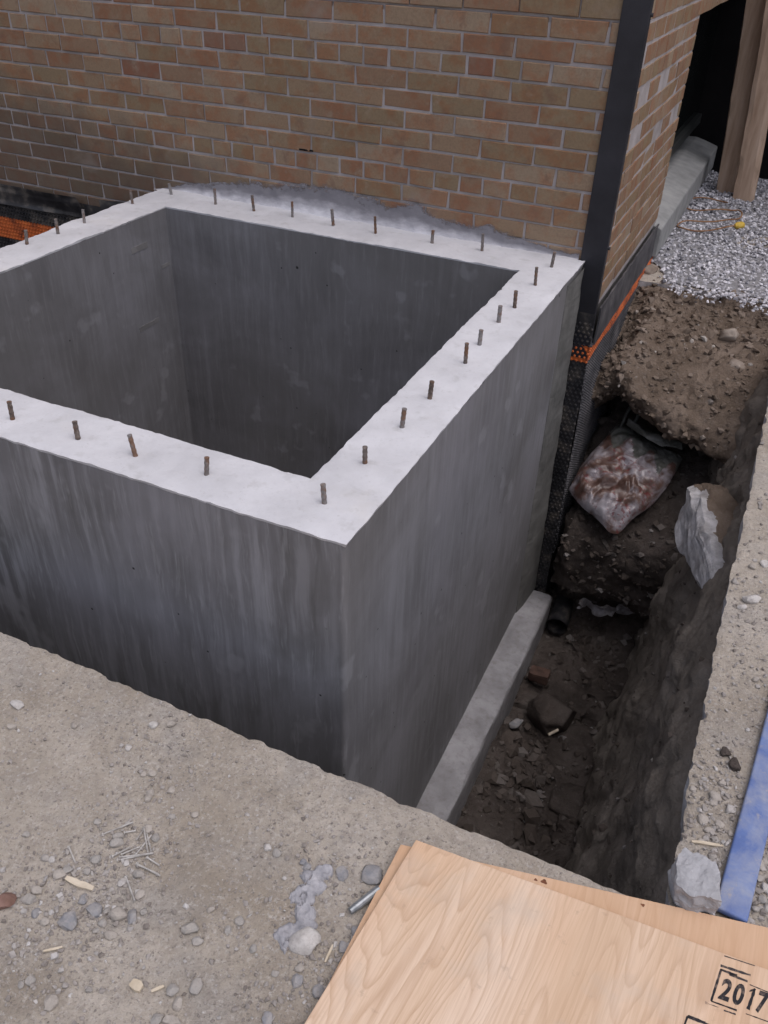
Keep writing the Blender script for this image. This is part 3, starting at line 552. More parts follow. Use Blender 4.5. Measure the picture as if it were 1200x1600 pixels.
# mortar dragged up the brick above the shaft
t = np.linspace(0, 1, 260); sm = np.array(SMEAR); sx = np.interp(t, np.linspace(0, 1, len(sm)), sm[:, 0]); sz = np.interp(t, np.linspace(0, 1, len(sm)), sm[:, 1])
sp = np.stack([sx, sx * 0, sx * 0], 1); sz = np.maximum(sz + .014 + .022 * fbm(sp, 9, 4, 71) * np.clip((sz - ZT) / .05, 0, 1), ZT - .02)
rows = np.linspace(0, 1, 12); P = []
for q in rows:
    z = (ZT - .01) * (1 - q) + sz * q
    y = YB - .004 - .016 * (1 - q) ** 2.2 - .003 * (1 - q); P.append(np.stack([sx, np.full_like(sx, 0) + y, z], 1))
P.append(np.stack([sx, np.full_like(sx, YB + .004), sz + .001], 1)); P = np.concatenate(P)
P[:, 1] += .003 * fbm(P, 30, 3, 77)
local(mk('mortar_smear', P, gfaces(13, len(sx))[:, ::-1], MT['smear'], None, True, np.repeat(np.append(rows, 1.0), len(sx))), bld)
# near-black block painting the shade inside a knocked-out joint
local(rough_box('chipped_joint', -1.850, -1.785, YB - .0008, YB + .003, .6115, .6180, .012, .002, 40, MT['tar'], None, 4), bld)
# window in the side wall
win = local(empty('window', (XC - .1, OY0 + 1, OZ0), None, None), bld)
for (b, nm) in (((XC - .17, XC - .11, OY0, OY1, OZ0 + .10, OZ0 + .16), 'frame_rail'), ((XC - .17, XC - .11, OY0, OY1, OZ1 - .06, OZ1), 'frame_rail'), ((XC - .17, XC - .11, OY0, OY0 + .06, OZ0 + .1601, OZ1 - .0601), 'frame_stile'), ((XC - .168, XC - .112, OY0 + .60, OY0 + .65, OZ0 + .1602, OZ1 - .0602), 'frame_stile'), ((XC - .168, XC - .112, OY0 + .0602, OY0 + .5998, OZ0 + .52, OZ0 + .55), 'frame_rail'), ((XC - .17, XC - .11, OY1 - .06, OY1, OZ0 + .1603, OZ1 - .0603), 'frame_stile')):
    local(box(nm, b, MT['frame'], None, .004), win)
for a, b in ((OY0 + .055, OY0 + .605), (OY0 + .645, OY1 - .055)): local(box('pane', (XC - .146, XC - .138, a, b, OZ0 + .155, OZ1 - .055), MT['glass'], None, 0), win)
bm = bmesh.new()
prof = [(XC - .18, .03), (XC + .040, .03), (XC + .040, .165), (XC + .036, .172), (XC - .05, .200), (XC - .11, .215), (XC - .18, .215)]
lo = [bm.verts.new((x, OY0 - .05, z)) for x, z in prof]; hi = [bm.verts.new((x, 6.54, z)) for x, z in prof]
for a in range(len(prof)): bm.faces.new((lo[a], lo[(a + 1) % len(prof)], hi[(a + 1) % len(prof)], hi[a]))
bm.faces.new(hi); bm.faces.new(lo[::-1]); bmesh.ops.recalc_face_normals(bm, faces=bm.faces[:]); bmesh.ops.bevel(bm, geom=bm.edges[:], offset=.004, segments=1, affect='EDGES', profile=.5)
local(from_bm('sill', bm, MT['sill']), win)
local(box('reveal_lining', (XC - .32, XC - .1715, OY0 - .0, OY1 - .0, OZ0 + .1, OZ1 + .0), MT['tar'], None, 0), win)  # near-black box painting the dark of the room behind
local(box('plinth_coating', (XC - .006, XC + .016, OY0 - .0499, 8.0, -.20, .0295), MT['membrane'], None, .002), bld)
# ------------------------------------------------------------------ concrete shaft
well = empty('concrete_shaft', (-1.59, 2.19, -1.45), 'square open-topped poured concrete shaft with pale top edge and rebar stubs', 'concrete shaft')
bm = bmesh.new()
outer = [(XL, YF), (XR, YF), (XR, 3.06), (XR - .003, 3.066), (XR - .003, YB - .012), (XL, YB - .012)]; inner = [(IX0, IY0), (IX1, IY0), (IX1, IY1), (IX0, IY1)]
z0, z1 = -1.46, ZT - .0075
def loopv(pts, z): return [bm.verts.new((x, y, z)) for x, y in pts]
ol, oh, il, ih = loopv(outer, z0), loopv(outer, z1), loopv(inner, z0), loopv(inner, z1)
for a in range(6): bm.faces.new((ol[a], ol[(a + 1) % 6], oh[(a + 1) % 6], oh[a]))
for a in range(4): bm.faces.new((il[(a + 1) % 4], il[a], ih[a], ih[(a + 1) % 4]))
bmesh.ops.bevel(bm, geom=[e for e in bm.edges if abs(e.verts[0].co.z - e.verts[1].co.z) > 1 and e.verts[0].co.y < 2 and e.verts[0].co.x > -1], offset=.012, segments=4, affect='EDGES', profile=.5)
wo = local(from_bm('wall', bm, MT['form_smooth']), well); wo.data.materials.append(MT['form'])      # the front was cast against a rougher board
for f_ in wo.data.polygons:
    if f_.center.y < YF + .01: f_.material_index = 1
local(box('shaft_floor', (IX0 - .05, IX1 + .05, IY0 - .05, IY1 + .05, -1.50, -1.40), MT['footing'], None, 0), well)
def top_cap():
    def axis(a, b, c, d):
        return np.concatenate([np.linspace(a, b, 17), np.linspace(b, c, 140)[1:-1], np.linspace(c, d, 17)])
    xs = axis(XL, IX0, IX1, XR); ys = axis(YF, IY0, IY1, YB - .012)
    X, Y = np.meshgrid(xs, ys, indexing='ij'); P = np.stack([X.ravel(), Y.ravel(), np.zeros(X.size)], 1)
    F = gfaces(*X.shape); cx = (X[:-1, :-1] + X[1:, 1:]) / 2; cy = (Y[:-1, :-1] + Y[1:, 1:]) / 2
    F = F[~((cx > IX0) & (cx < IX1) & (cy > IY0) & (cy < IY1)).ravel()][:, ::-1]
    q = P.copy(); jx = .0011 * fbm(q, 12, 4, 81) + .0045 * np.clip(fbm(q, 40, 2, 83) - .4, 0, 1); jy = .0011 * fbm(q, 12, 4, 82) + .0045 * np.clip(fbm(q, 40, 2, 84) - .4, 0, 1)
    e = 1e-6; inx = (q[:, 0] > IX0 - e) & (q[:, 0] < IX1 + e); iny = (q[:, 1] > IY0 - e) & (q[:, 1] < IY1 + e)
    bx = (np.abs(q[:, 0] - XL) < e) | (np.abs(q[:, 0] - XR) < e) | ((np.abs(q[:, 0] - IX0) < e) | (np.abs(q[:, 0] - IX1) < e)) & iny
    by = (np.abs(q[:, 1] - YF) < e) | (np.abs(q[:, 1] - YB + .012) < e) | ((np.abs(q[:, 1] - IY0) < e) | (np.abs(q[:, 1] - IY1) < e)) & inx
    P[:, 0] += np.where(bx, jx + np.where(np.abs(q[:, 0] - XR) < e, .002, 0), 0); P[:, 1] += np.where(by, jy - np.where(np.abs(q[:, 1] - YF) < e, .002, 0), 0)
    P[:, 2] = ZT + .0028 * fbm(q, 7, 4, 85) + .0012 * fbm(q, 40, 2, 86) - np.where(bx | by, .0006 + .0022 * np.abs(fbm(q, 25, 2, 87)), 0)
    me = bpy.data.meshes.new('t'); me.from_pydata(P.tolist(), [], F.tolist()); bm = bmesh.new(); bm.from_mesh(me)
    bmesh.ops.delete(bm, geom=[v for v in bm.verts if not v.link_faces], context='VERTS')
    be = [x for x in bm.edges if x.is_boundary]
    r = bmesh.ops.extrude_edge_only(bm, edges=be)
    for x in be: x.smooth = False
    vv = [g for g in r['geom'] if isinstance(g, bmesh.types.BMVert)]
    dz = fbm(np.array([v.co[:] for v in vv]), 22, 3, 88)
    for v, d in zip(vv, dz): v.co.z -= .010 + .002 * d
    # pull the lower lip back just inside the wall face
    for v in vv:
        for c, a, s in ((0, XR, -1), (0, XL, 1), (1, YF, 1)):
            if abs(v.co[c] - a) < .008: v.co[c] = a + s * .001
        if IY0 - .01 < v.co.y < IY1 + .01:
            if abs(v.co.x - IX0) < .008: v.co.x = IX0 - .001
            if abs(v.co.x - IX1) < .008: v.co.x = IX1 + .001
        if IX0 - .01 < v.co.x < IX1 + .01:
            if abs(v.co.y - IY0) < .008: v.co.y = IY0 - .001
            if abs(v.co.y - IY1) < .008: v.co.y = IY1 + .001
    bmesh.ops.recalc_face_normals(bm, faces=bm.faces[:])
    return from_bm('top_edge', bm, MT['top'], None, True)
tag(local(top_cap(), well), 'pale trowelled top edge of the concrete shaft')
tag(local(rough_box('footing', XR - .05, -.497, 1.0, 3.145, -1.50, ZF, .018, .0032, 9, MT['footing'], None, 91, False, .005), well), 'narrow concrete footing ledge running along the base of the shaft')
gp = []
for z in np.linspace(ZT - .022, -1.22, 60):
    s_ = (ZT - z) / 1.6; gp += [(XR - .01, 2.93, z), (XR + .0015, 2.935, z), (XR + .004 + .012 * s_, 3.00, z), (XR + .006 + .026 * s_, 3.15, z), (XR - .01, 3.164, z)]
gp = np.array(gp); gp[:, 0] += .003 * fbm(gp, 14, 3, 55); gp[:, 1] += .004 * fbm(gp, 9, 2, 56)
local(mk('grout_strip', gp, gfaces(60, 5), MT['footing_dark'], None, False), well)
for i, (x, y, h) in enumerate(REBAR):
    lean = (random.gauss(0, .0035), random.gauss(0, .0035)); z = np.linspace(ZT - .02, ZT + h, 12 if h > .05 else 10)
    path = np.stack([x + lean[0] * (z - ZT) / .05, y + lean[1] * (z - ZT) / .05, z], 1)
    rad = (.0054 + .0004 * random.gauss(0, 1)) + .0009 * (np.arange(len(z)) % 2); v, f = tube(path, rad, 10)
    local(mk('rebar', v, f, MT['rebar']), well)
for (ya, za, yb_, zb) in ((2.691, .244, 2.795, .252), (2.672, -.086, 2.803, -.09), (2.868, .128, 2.925, .128)):
    local(rough_box('form_tie_mark', IX0 - .001, IX0 + .0015, ya, yb_, min(za, zb) - .008, max(za, zb) + .008, .02, .0006, 30, MT['found'], None, 7), well)
# ------------------------------------------------------------------ dimpled drainage membrane
def dimples(pts, nrm, u, w, r=.0062, h=.008, n=6):
    a = np.arange(n) * 2 * math.pi / n; ca, sa = np.cos(a)[:, None], np.sin(a)[:, None]
    ring = ca * u + sa * w; base = np.concatenate([ring * r, ring * r * .55 + nrm * h])
    V = (np.asarray(pts)[:, None, :] + base[None]).reshape(-1, 3); F = []
    f0 = [(i, (i + 1) % n, n + (i + 1) % n, n + i) for i in range(n)] + [tuple(range(n, 2 * n))]
    for q in range(len(pts)): F += [[i + q * 2 * n for i in f] for f in f0]
    return V, F
def membrane(name, loc, label, pieces):
    root = empty(name, loc, label, 'membrane')
    for pc in pieces:
        o_, u, w, nrm, lu, lw, z_or = (np.array(pc[0], float), np.array(pc[1], float), np.array(pc[2], float), np.array(pc[3], float), pc[4], pc[5], pc[6])
        nu, nw = int(lu / .02) + 2, int(lw / .02) + 2; U_, W_ = np.meshgrid(np.linspace(0, lu, nu), np.linspace(0, lw, nw), indexing='ij')
        wob = lambda P: P + nrm * (.006 * fbm(P, 3, 2, 13))[:, None]
        P = wob((o_ + U_.reshape(-1, 1) * u + W_.reshape(-1, 1) * w))
        local(mk('sheet', P, gfaces(nu, nw), MT[pc[7]], None, True), root)
        if pc[8]:
            pts = [(a + (.01 if r_ % 2 else 0), r_ * .0175) for r_ in range(int(pc[8] / .0175)) for a in np.arange(.008, lu - .008, .02)]
            pts = np.array(pts); Q = wob(o_ + pts[:, :1] * u + pts[:, 1:] * w)
            msk = np.zeros(len(Q), bool)
            if z_or: msk = (Q[:, 2] > z_or[0]) & (Q[:, 2] < z_or[1])
            for m_, mt_, nm in ((~msk, pc[7], 'dimple_field'), (msk, 'orange', 'orange_dimple_field')):
                if m_.sum():
                    v, f = dimples(Q[m_], nrm, u, w); x = local(mk(nm, v, f, MT[mt_]), root); x['kind'] = 'stuff'
        if z_or:
            a = (z_or[0] - o_[2]) / w[2]; b = (z_or[1] - o_[2]) / w[2]; a, b = min(a, b), max(a, b)
            U2, W2 = np.meshgrid(np.linspace(0, lu, nu), np.linspace(a, b, 8), indexing='ij'); P = wob(o_ + U2.reshape(-1, 1) * u + W2.reshape(-1, 1) * w) + nrm * .0012
            tag(local(mk('orange_band', P, gfaces(nu, 8), MT['orange'], None, True), root), 'printed orange band on the black membrane')
    return root
m1 = membrane('dimple_membrane', (-3.3, YB - .01, -1.4), 'black dimpled membrane with orange band on the wall left of the shaft', [
    ((-4.4, YB - .014, -1.45), (1, 0, 0), (0, 0, 1), (0, -1, 0), 1.84, 1.68, (-.022, .088), 'membrane', 1.66)])
v = np.array([(-2.93, YB - .03, .27), (-2.62, YB - .03, .285), (-2.60, YB - .02, .05), (-2.88, YB - .045, .04)]); gr = []
for a in np.linspace(0, 1, 14):
    for b in np.linspace(0, 1, 14): gr.append((v[0] * (1 - a) + v[1] * a) * (1 - b) + (v[3] * (1 - a) + v[2] * a) * b)
gr = np.array(gr); gr[:, 1] += .010 * fbm(gr, 9, 3, 5); local(mk('loose_flap', gr, gfaces(14, 14), MT['membrane'], None, True), m1)
gr2 = gr.copy(); gr2[:, 0] = (gr2[:, 0] + 2.6) * 3.2 - 3.0; gr2[:, 2] = .16 + (gr2[:, 2] - .04) * .42; gr2[:, 1] -= .004
local(mk('top_flap', gr2, gfaces(14, 14), MT['membrane'], None, True), m1)
m2 = membrane('dimple_membrane', (XC, YB, -1.4), 'black dimpled membrane with orange band wrapped round the corner beside the trench', [
    ((XR - .005, YB - .013, -1.45), (1, 0, 0), (0, 0, 1), (0, -1, 0), .082, 1.62, (-.035, .035), 'membrane', 1.6),
    ((XC + .012, YB - .013, -1.0), (0, 1, 0), (0, 0, 1), (1, 0, 0), 1.30, 1.06, (-.035, .030), 'membrane_dusty', 1.05)])
local(rough_box('termination_strip', XC + .013, XC + .020, YB + .024, 4.448, .03, .185, .02, .002, 20, MT['membrane_dusty'], None, 3), m2)
# ------------------------------------------------------------------ far posts, with an added out-of-view cover that darkens behind them
posts_shade_roof = empty('porch', (-.3, 6.1, 0), 'timber porch on twin wooden posts at the far end of the gravel', 'porch')
for (x, y, w, s_) in ((-.362, 6.05, .112, 35), (-.238, 5.93, .128, 24)):
    o = rough_box('post', -w / 2, w / 2, -.045, .045, -.06, 2.60, .03, .0022, 6, MT['wood_post'], None, s_, False, .006)
    o.location = (x, y, 0); o.rotation_euler = (0, math.radians(-5), 0); bpy.context.view_layer.update(); local(o, posts_shade_roof)
local(box('beam', (-.62, 4.5, 5.88, 6.10, 2.551, 2.75), MT['canopy'], None, .006), posts_shade_roof)
local(box('roof', (XC + .03, 5.25, 5.6, 9.5, 2.751, 2.9), MT['canopy'], None, .006), posts_shade_roof)  # unseen overhead cover, added to keep light off the far end
tag(box('end_wall', (XC - .16, 5.2, 6.55, 6.7, -.1, 2.74), MT['tar'], None, 0), 'black paper-covered wall in deep shade behind the posts', 'wall')  # deep shade is put into the near-black colour
# ------------------------------------------------------------------ gravel and clods
def gravel_edge(x): return 4.02 + .40 * np.clip((-.38 - x) / .14, 0, 1) + .05 * fbm(np.stack([x, x * 0, x * 0], -1), 7, 3, 2) - .25 * np.clip((x - .05) / .4, 0, 1)
N = 21000; gx = RNG.uniform(-.55, 1.5, N); gy = 3.6 + 2.95 * RNG.uniform(0, 1, N)
keep = (gy > gravel_edge(gx) + RNG.normal(0, .03, N)) & ((gx < .5) | (RNG.uniform(0, 1, N) < .55)); gx, gy = gx[keep], gy[keep]
zz = np.maximum(gz(gx, gy), -.004) + RNG.uniform(-.003, .010, len(gx))
scatter('gravel', np.stack([gx, gy, zz], 1), RNG.uniform(.013, .026, len(gx)), MT['gravel'], tint=np.clip(RNG.normal(.56, .27, len(gx)), 0, 1))
base = np.array([(x, float(gravel_edge(np.array([x]))[0]) + .03, .003) for x in np.linspace(-.552, 1.6, 30)] + [(x, 6.54, .003) for x in np.linspace(-.552, 1.6, 30)])
base[:30, 1] = np.maximum(base[:30, 1], 4.17)
o = mk('gravel_bed', base, gfaces(2, 30)[:, ::-1], simple('gravel_fines', [(.3, (.16, .16, .17)), (.7, (.34, .335, .35))], 60, .95, .1, 0, .8, 120)); o['kind'] = 'structure'
def on_mesh(o_, n, cond, lift=0):
    P = np.array([v.co[:] for v in o_.data.vertices]); P = P[cond(P)]; return P[RNG.integers(len(P), size=n)] + np.array([0, 0, lift]) + RNG.normal(0, .004, (n, 3)) * np.array([1, 1, .2])
def sizes(n, lo, hi, p=2.5): return lo + (hi - lo) * RNG.uniform(0, 1, n) ** p
a = on_mesh(sh_, 900, lambda P: (P[:, 1] > 3.4) & (P[:, 2] > -.25)); b = on_mesh(sh_, 420, lambda P: (P[:, 0] < -.42) & (P[:, 2] > -.3) & (P[:, 1] > 3.3)); c = on_mesh(sh_, 160, lambda P: (P[:, 1] > 3.95) & (P[:, 2] > -.2))
e_ = on_mesh(sh_, 1500, lambda P: (P[:, 2] > -.42) & (P[:, 1] > 3.25))
scatter('dry_clods', np.concatenate([a, b, c, e_]), np.concatenate([sizes(900, .004, .028, 4), sizes(420, .006, .046), sizes(160, .008, .03), sizes(1500, .008, .050, 2.6)]), MT['drycrumb'], sink=.5, tint=np.clip(RNG.normal(.45, .22, 2980), 0, 1))
a = on_mesh(fl, 1500, lambda P: (P[:, 0] > -.5) & (P[:, 0] < -.02)); b = on_mesh(fc, 1500, lambda P: P[:, 2] < -.5); c = on_mesh(bk, 700, lambda P: (P[:, 2] < -.15))
d = on_mesh(fl, 260, lambda P: (P[:, 0] > -.49) & (P[:, 0] < -.22) & (P[:, 1] > 1.7) & (P[:, 1] < 2.5))
scatter('damp_clods', np.concatenate([a, b, c, d]), np.concatenate([sizes(1500, .005, .05, 4), sizes(1500, .008, .055, 2.8), sizes(700, .004, .032, 3.5), sizes(260, .015, .095, 2.4)]), MT['clod'], sink=.5, tint=np.clip(RNG.normal(.5, .22, 3960), 0, 1))
# crumbs on the ground
def cl(x, y, r, n, lo, hi, ry=None): return np.stack([RNG.normal(x, r, n), RNG.normal(y, ry or r, n)], 1), sizes(n, lo, hi, 3)
parts = []
n = 5200; parts.append((np.stack([RNG.uniform(-1.6, .3, n), RNG.uniform(.25, .95, n)], 1), sizes(n, .0012, .0065, 3.0)))
n = 3600; parts.append((np.stack([RNG.uniform(.145, .60, n), RNG.uniform(.96, 2.0, n)], 1), sizes(n, .002, .013, 3.2)))
n = 2400; parts.append((np.stack([RNG.uniform(.145, .9, n), RNG.uniform(1.9, 4.1, n)], 1), sizes(n, .003, .022, 3.2)))
for q in ((-.76, .62, .05, 420, .002, .012), (-.78, .50, .07, 800, .002, .015), (-.88, .42, .10, 300, .002, .012), (-.62, .86, .25, 300, .002, .009, .03), (-.42, .74, .06, 360, .002, .013), (-.34, .62, .03, 240, .002, .014), (-.52, .58, .05, 160, .002, .011), (-.85, .85, .06, 420, .002, .013, .10), (-.55, .75, .05, 140, .002, .010), (-.65, .40, .09, 240, .002, .012), (-.40, .52, .04, 200, .002, .013), (.185, 1.24, .03, 260, .003, .016, .07), (.20, 1.09, .012, 160, .004, .017, .05), (.29, 1.08, .02, 200, .004, .02, .07), (-1.15, .80, .08, 200, .002, .012), (-.97, .53, .08, 200, .002, .012)):
    parts.append(cl(*q))
XY = np.concatenate([p_[0] for p_ in parts]); SZ = np.concatenate([p_[1] for p_ in parts])
ok = ~((XY[:, 0] < SLAB_X + .004) & (XY[:, 1] > SLAB_Y - .006)); XY, SZ = XY[ok], SZ[ok]
ok = ~((XY[:, 0] > -.31) & (XY[:, 1] < .86 + .1 * (XY[:, 0] + .3))); XY, SZ = XY[ok], SZ[ok]
zc = gz(XY[:, 0], XY[:, 1]); scatter('dirt_crumbs', np.stack([XY[:, 0], XY[:, 1], zc], 1), SZ, MT['crumb'], sink=.25, tint=np.clip(RNG.normal(.5, .25, len(SZ)), 0, 1))
# ------------------------------------------------------------------ stones one can pick out
def stone_obj(name, x, y, w, asp, mat, seed, z=None, flat=.62, sub=2, amp=.16, sc=1.6):
    bm = bmesh.new(); bmesh.ops.create_icosphere(bm, subdivisions=sub, radius=1)
    P = np.array([v.co[:] for v in bm.verts]); off = np.array([seed * 3.7, seed * 1.3, 0])
    r = 1 + amp * fbm(P + off, sc, 3, seed); P = P * r[:, None]
    g = np.random.default_rng(seed)
    for _ in range(9):                                             # planar breaks
        n_ = g.normal(size=3); n_ /= np.linalg.norm(n_); d = .62 + .22 * g.uniform(); e = P @ n_ - d; P = P - np.outer(np.clip(e, 0, None), n_)
    P *= np.array([w / 2, w / 2 * min(1.35, max(.6, asp)), w / 2 * flat])
    for v, q in zip(bm.verts, P): v.co = q
    o = from_bm(name, bm, MT[mat], None, sub >= 3)
    zz = gz(np.array([x]), np.array([y]))[0] if z is None else z
    o.location = (x, y, zz + w / 2 * flat * .52); o.rotation_euler = (g.normal(0, .15), g.normal(0, .15), .45 + g.normal(0, .35)); return o
TONE = {'b': 'blue-grey', 'g': 'grey', 't': 'tan', 'p': 'pale'}
def zone_front(x, y):
    if x > -.50: return 'near the plywood corner'
    if y > .72 and x < -.75: return 'near the slab edge at the left'
    if y > .60: return 'by the loose nails'
    if x < -.66 and y > .44: return 'below the loose nails'
    return 'on the dusty ground near the bottom edge'
for i, (x, y, w, asp, t_) in enumerate(STONES_FRONT):
    zf = zone_front(x, y); o = stone_obj('stone', x, y, w * 1.22, asp, 'stone_' + t_, 300 + i)
    tag(o, 'small %s stone lying on the dirt %s' % (TONE[t_], zf), 'stone', 'small %s stones %s' % (TONE[t_], zf))
for i, (x, y, w, asp, t_) in enumerate(STONES_RIGHT):
    zf = 'right of the blue board' if x > .28 and y < 1.3 else ('far up the right-hand ground strip' if y > 1.5 else 'between the trench and the blue board')
    o = stone_obj('stone', x, y, w * 1.05, asp, 'stone_' + t_, 500 + i)
    tag(o, 'small %s stone in the rubble %s' % (TONE[t_], zf), 'stone', 'small %s stones %s' % (TONE[t_], zf))
tag(stone_obj('white_stone', -.400, .625, .052, .95, 'stone_p', 811, None, .55, 3, .22, 2.2), 'rounded white stone on the dirt left of the plywood', 'stone')
tag(stone_obj('flat_stone', -.352, .790, .046, .95, 'stone_b', 812, None, .35, 3, .3, 2.4), 'flat blue-grey stone touching the plywood corner', 'stone')
tag(stone_obj('brick_fragment', -.900, .462, .040, .9, 'brick_frag', 813, None, .6, 2), 'reddish brick fragment at the left edge of the dirt', 'brick')
tag(stone_obj('dark_clod', .197, 1.362, .026, 1, 'soil_damp', 815, None, .7, 3, .25, 2.5), 'upper of two dark damp clods beside the blue board', 'clod')
tag(stone_obj('dark_clod', .217, 1.338, .030, 1, 'soil_damp', 816, None, .7, 3, .25, 2.5), 'lower of two dark damp clods beside the blue board', 'clod')
tag(stone_obj('rock', -.061, 3.83, .095, .9, 'rock', 821, -.085, .75, 3, .34, 2.6), 'tan rock on the soil shelf just below the gravel', 'rock')
tag(stone_obj('rock', .003, 3.60, .085, 1, 'rock', 822, -.125, .75, 3, .34, 2.6), 'tan rock at the right end of the soil shelf', 'rock')
tag(stone_obj('rock', -.515, 4.30, .10, .8, 'rock', 823, -.02, .7, 3, .34, 2.6), 'brown rock between the membrane and the gravel', 'rock')
tag(stone_obj('bank_stone', .095, 1.60, .040, .8, 'stone_t', 824, -.37, .7, 2), 'pale stone stuck on the trench bank under the slab edge', 'stone')
tag(stone_obj('muddy_boulder', -.312, 2.56, .235, .95, 'soil_damp', 831, -1.435, .75, 4, .20, 1.4), 'round mud-coated boulder on the trench floor beside the footing', 'boulder')
tag(stone_obj('muddy_boulder', -.125, 2.20, .22, 1, 'soil_damp', 832, -1.47, .6, 4, .22, 1.5), 'half-buried muddy boulder at the foot of the trench bank', 'boulder')
tag(stone_obj('flat_stone', -.44, 2.45, .075, .6, 'stone_b', 833, -1.40, .4, 3, .2, 2), 'flat grey stone beside the footing in the trench', 'stone')
o = rough_box('brick_piece', -.475, -.385, 2.72, 2.78, -1.40, -1.34, .012, .003, 20, MT['muddy_brick'], None, 8, False, .003); tag(o, 'small red brick piece on the trench floor behind the boulder', 'brick')
v, f = tube([(-.292, 2.40, -1.325), (-.262, 2.435, -1.315)], .006, 8); tag(mk('white_peg', v, f, MT['wood_chip']), 'tiny white peg lying in front of the round boulder', 'peg')
# crumbled grey mortar crust: one cracked sheet of hardened spill
def spill():
    cen = np.array([(-.428, .628), (-.412, .650), (-.425, .675), (-.438, .70), (-.425, .725), (-.432, .752), (-.444, .735)]); rad = np.array([.028, .022, .024, .024, .020, .020, .018])
    xs = np.arange(-.50, -.36, .0022); ys = np.arange(.585, .80, .0022); X, Y = np.meshgrid(xs, ys, indexing='ij'); P = np.stack([X.ravel(), Y.ravel(), X.ravel() * 0], 1)
    d = np.max([1 - np.hypot(P[:, 0] - c_[0], P[:, 1] - c_[1]) / r_ for c_, r_ in zip(cen, rad)], axis=0)
    m = d + .35 * fbm(P, 34, 4, 12); crack = np.abs(fbm(P, 26, 3, 19)); h = .0075 * np.clip(m / .25, 0, 1) ** .6 - .006 * np.clip(1 - crack / .07, 0, 1) + .0022 * fbm(P, 90, 3, 20)
    P[:, 2] = gz(P[:, 0], P[:, 1]) + np.where(m > 0, h, -.004); F = gfaces(*X.shape)[:, ::-1]; F = F[(m[F] > 0).any(1)]
    used = np.unique(F); mp = -np.ones(len(P), int); mp[used] = np.arange(len(used))
    return mk('mortar_spill', P[used], mp[F], simple('crumbled_mortar', [(.3, (.27, .27, .29)), (.55, (.37, .365, .385)), (.75, (.47, .46, .48))], 50, .95, .15, 0, .8, 110), None, False)
tag(spill(), 'crumbled grey mortar spill on the dirt above the white stone', 'mortar')
# big broken concrete chunks
def chunk(name, c, s, seed, mat, rot=(0, 0, 0), amp=.12, cuts=9, rough=.0):
    bm = subdiv_box(-1, 1, -1, 1, -1, 1, .16 if max(s) < .1 else .07); P = np.array([v.co[:] for v in bm.verts]); g = np.random.default_rng(seed)
    for _ in range(cuts):
        n_ = g.normal(size=3) * np.array([1, 1, .6]); n_ /= np.linalg.norm(n_); d = 1.0 + .22 * g.uniform(); e = P @ n_ - d; P = P - np.outer(np.clip(e, 0, None), n_)
    P += nvec(P, 1.7, 4, seed) * amp; P *= np.array(s); P += nvec(P, .9 / min(s), 4, seed + 3) * min(s) * rough
    for v, q in zip(bm.verts, P): v.co = q
    o = from_bm(name, bm, MT[mat], None, False); o.location = c; o.rotation_euler = rot; return o
tag(chunk('concrete_chunk', (.176, 1.008, .026), (.036, .044, .034), 5, 'cap', (0, 0, .25)), 'blocky grey concrete chunk by the plywood edge on the trench corner', 'concrete chunk')
# broken slab sticking out of the bank under the right-hand ground
o = chunk('broken_slab', (.112, 2.50, -.285), (.088, .33, .080), 23, 'slab_edge', (0, .16, .27), .07, 12, .13); o.data.materials.append(MT['soil_dry'])
for f_ in o.data.polygons:
    if f_.normal.z > .35 and f_.center.x > -.042 + .010 * math.sin(f_.center.y * 34): f_.material_index = 1
tag(o, 'jagged broken concrete slab with brown dirt on top jutting from the trench bank', 'broken slab')
# ------------------------------------------------------------------ nails, chips, pin
for i, (a, b) in enumerate(NAILS):
    a, b = np.array(a), np.array(b); d = (b - a) / np.linalg.norm(b - a); z0 = gz(a[:1], a[1:2])[0]; a[2] = z0 + .003 + .0018 * (i % 4); b[2] = z0 + .003 + .0018 * ((i + 2) % 4)
    v, f = join([tube([a, b], .0015, 6), tube([a - d * .0012, a], .0038, 8)])
    tag(mk('nail', v, f, MT['nail']), 'steel nail in the loose heap of nails on the dirt' if i < 13 else ('single steel nail lying below the heap of nails' if i == 13 else 'single short nail lying left of the nail heap'), 'nail', 'loose nails on the dirt')
def chip(name, a, b, w, th, label, mat='wood_chip', seed=1, cat='wood chip'):
    a, b = np.array(a), np.array(b); L = np.linalg.norm(b - a); bm = subdiv_box(-L / 2, L / 2, -w / 2, w / 2, 0, th, L / 6)
    P = np.array([v.co[:] for v in bm.verts]); tp = 1 - .5 * np.clip(np.abs(P[:, 0]) / (L / 2) - .35, 0, 1); P[:, 1] *= tp; P += nvec(P, 60, 2, seed) * w * .12
    for v, q in zip(bm.verts, P): v.co = q
    o = from_bm(name, bm, MT[mat]); c = (a + b) / 2; o.location = (c[0], c[1], gz(c[:1], c[1:2])[0] + .002); o.rotation_euler = (.05, .03, math.atan2(b[1] - a[1], b[0] - a[0])); return tag(o, label, cat)
chip('wood_chip', (-.836, .542), (-.780, .548), .011, .006, 'pale wood chip lying on the stones below the nails', seed=1)
chip('wood_chip', (-.615, .448), (-.594, .448), .015, .007, 'small square white wood chip near the bottom of the dirt', seed=2)
chip('wood_sliver', (-.778, .425), (-.755, .445), .004, .003, 'thin pale wood sliver near the lower left of the dirt', seed=3)
chip('wood_sliver', (-.579, .451), (-.566, .467), .005, .003, 'short pale wood sliver beside the square white chip', seed=4)
chip('wood_sliver', (-.350, .612), (-.352, .643), .004, .003, 'thin upright wood sliver between the white stone and the plywood', seed=5)
chip('wood_sliver', (.165, 1.112), (.223, 1.132), .006, .004, 'thin wood sliver lying above the blocky concrete chunk', seed=6)
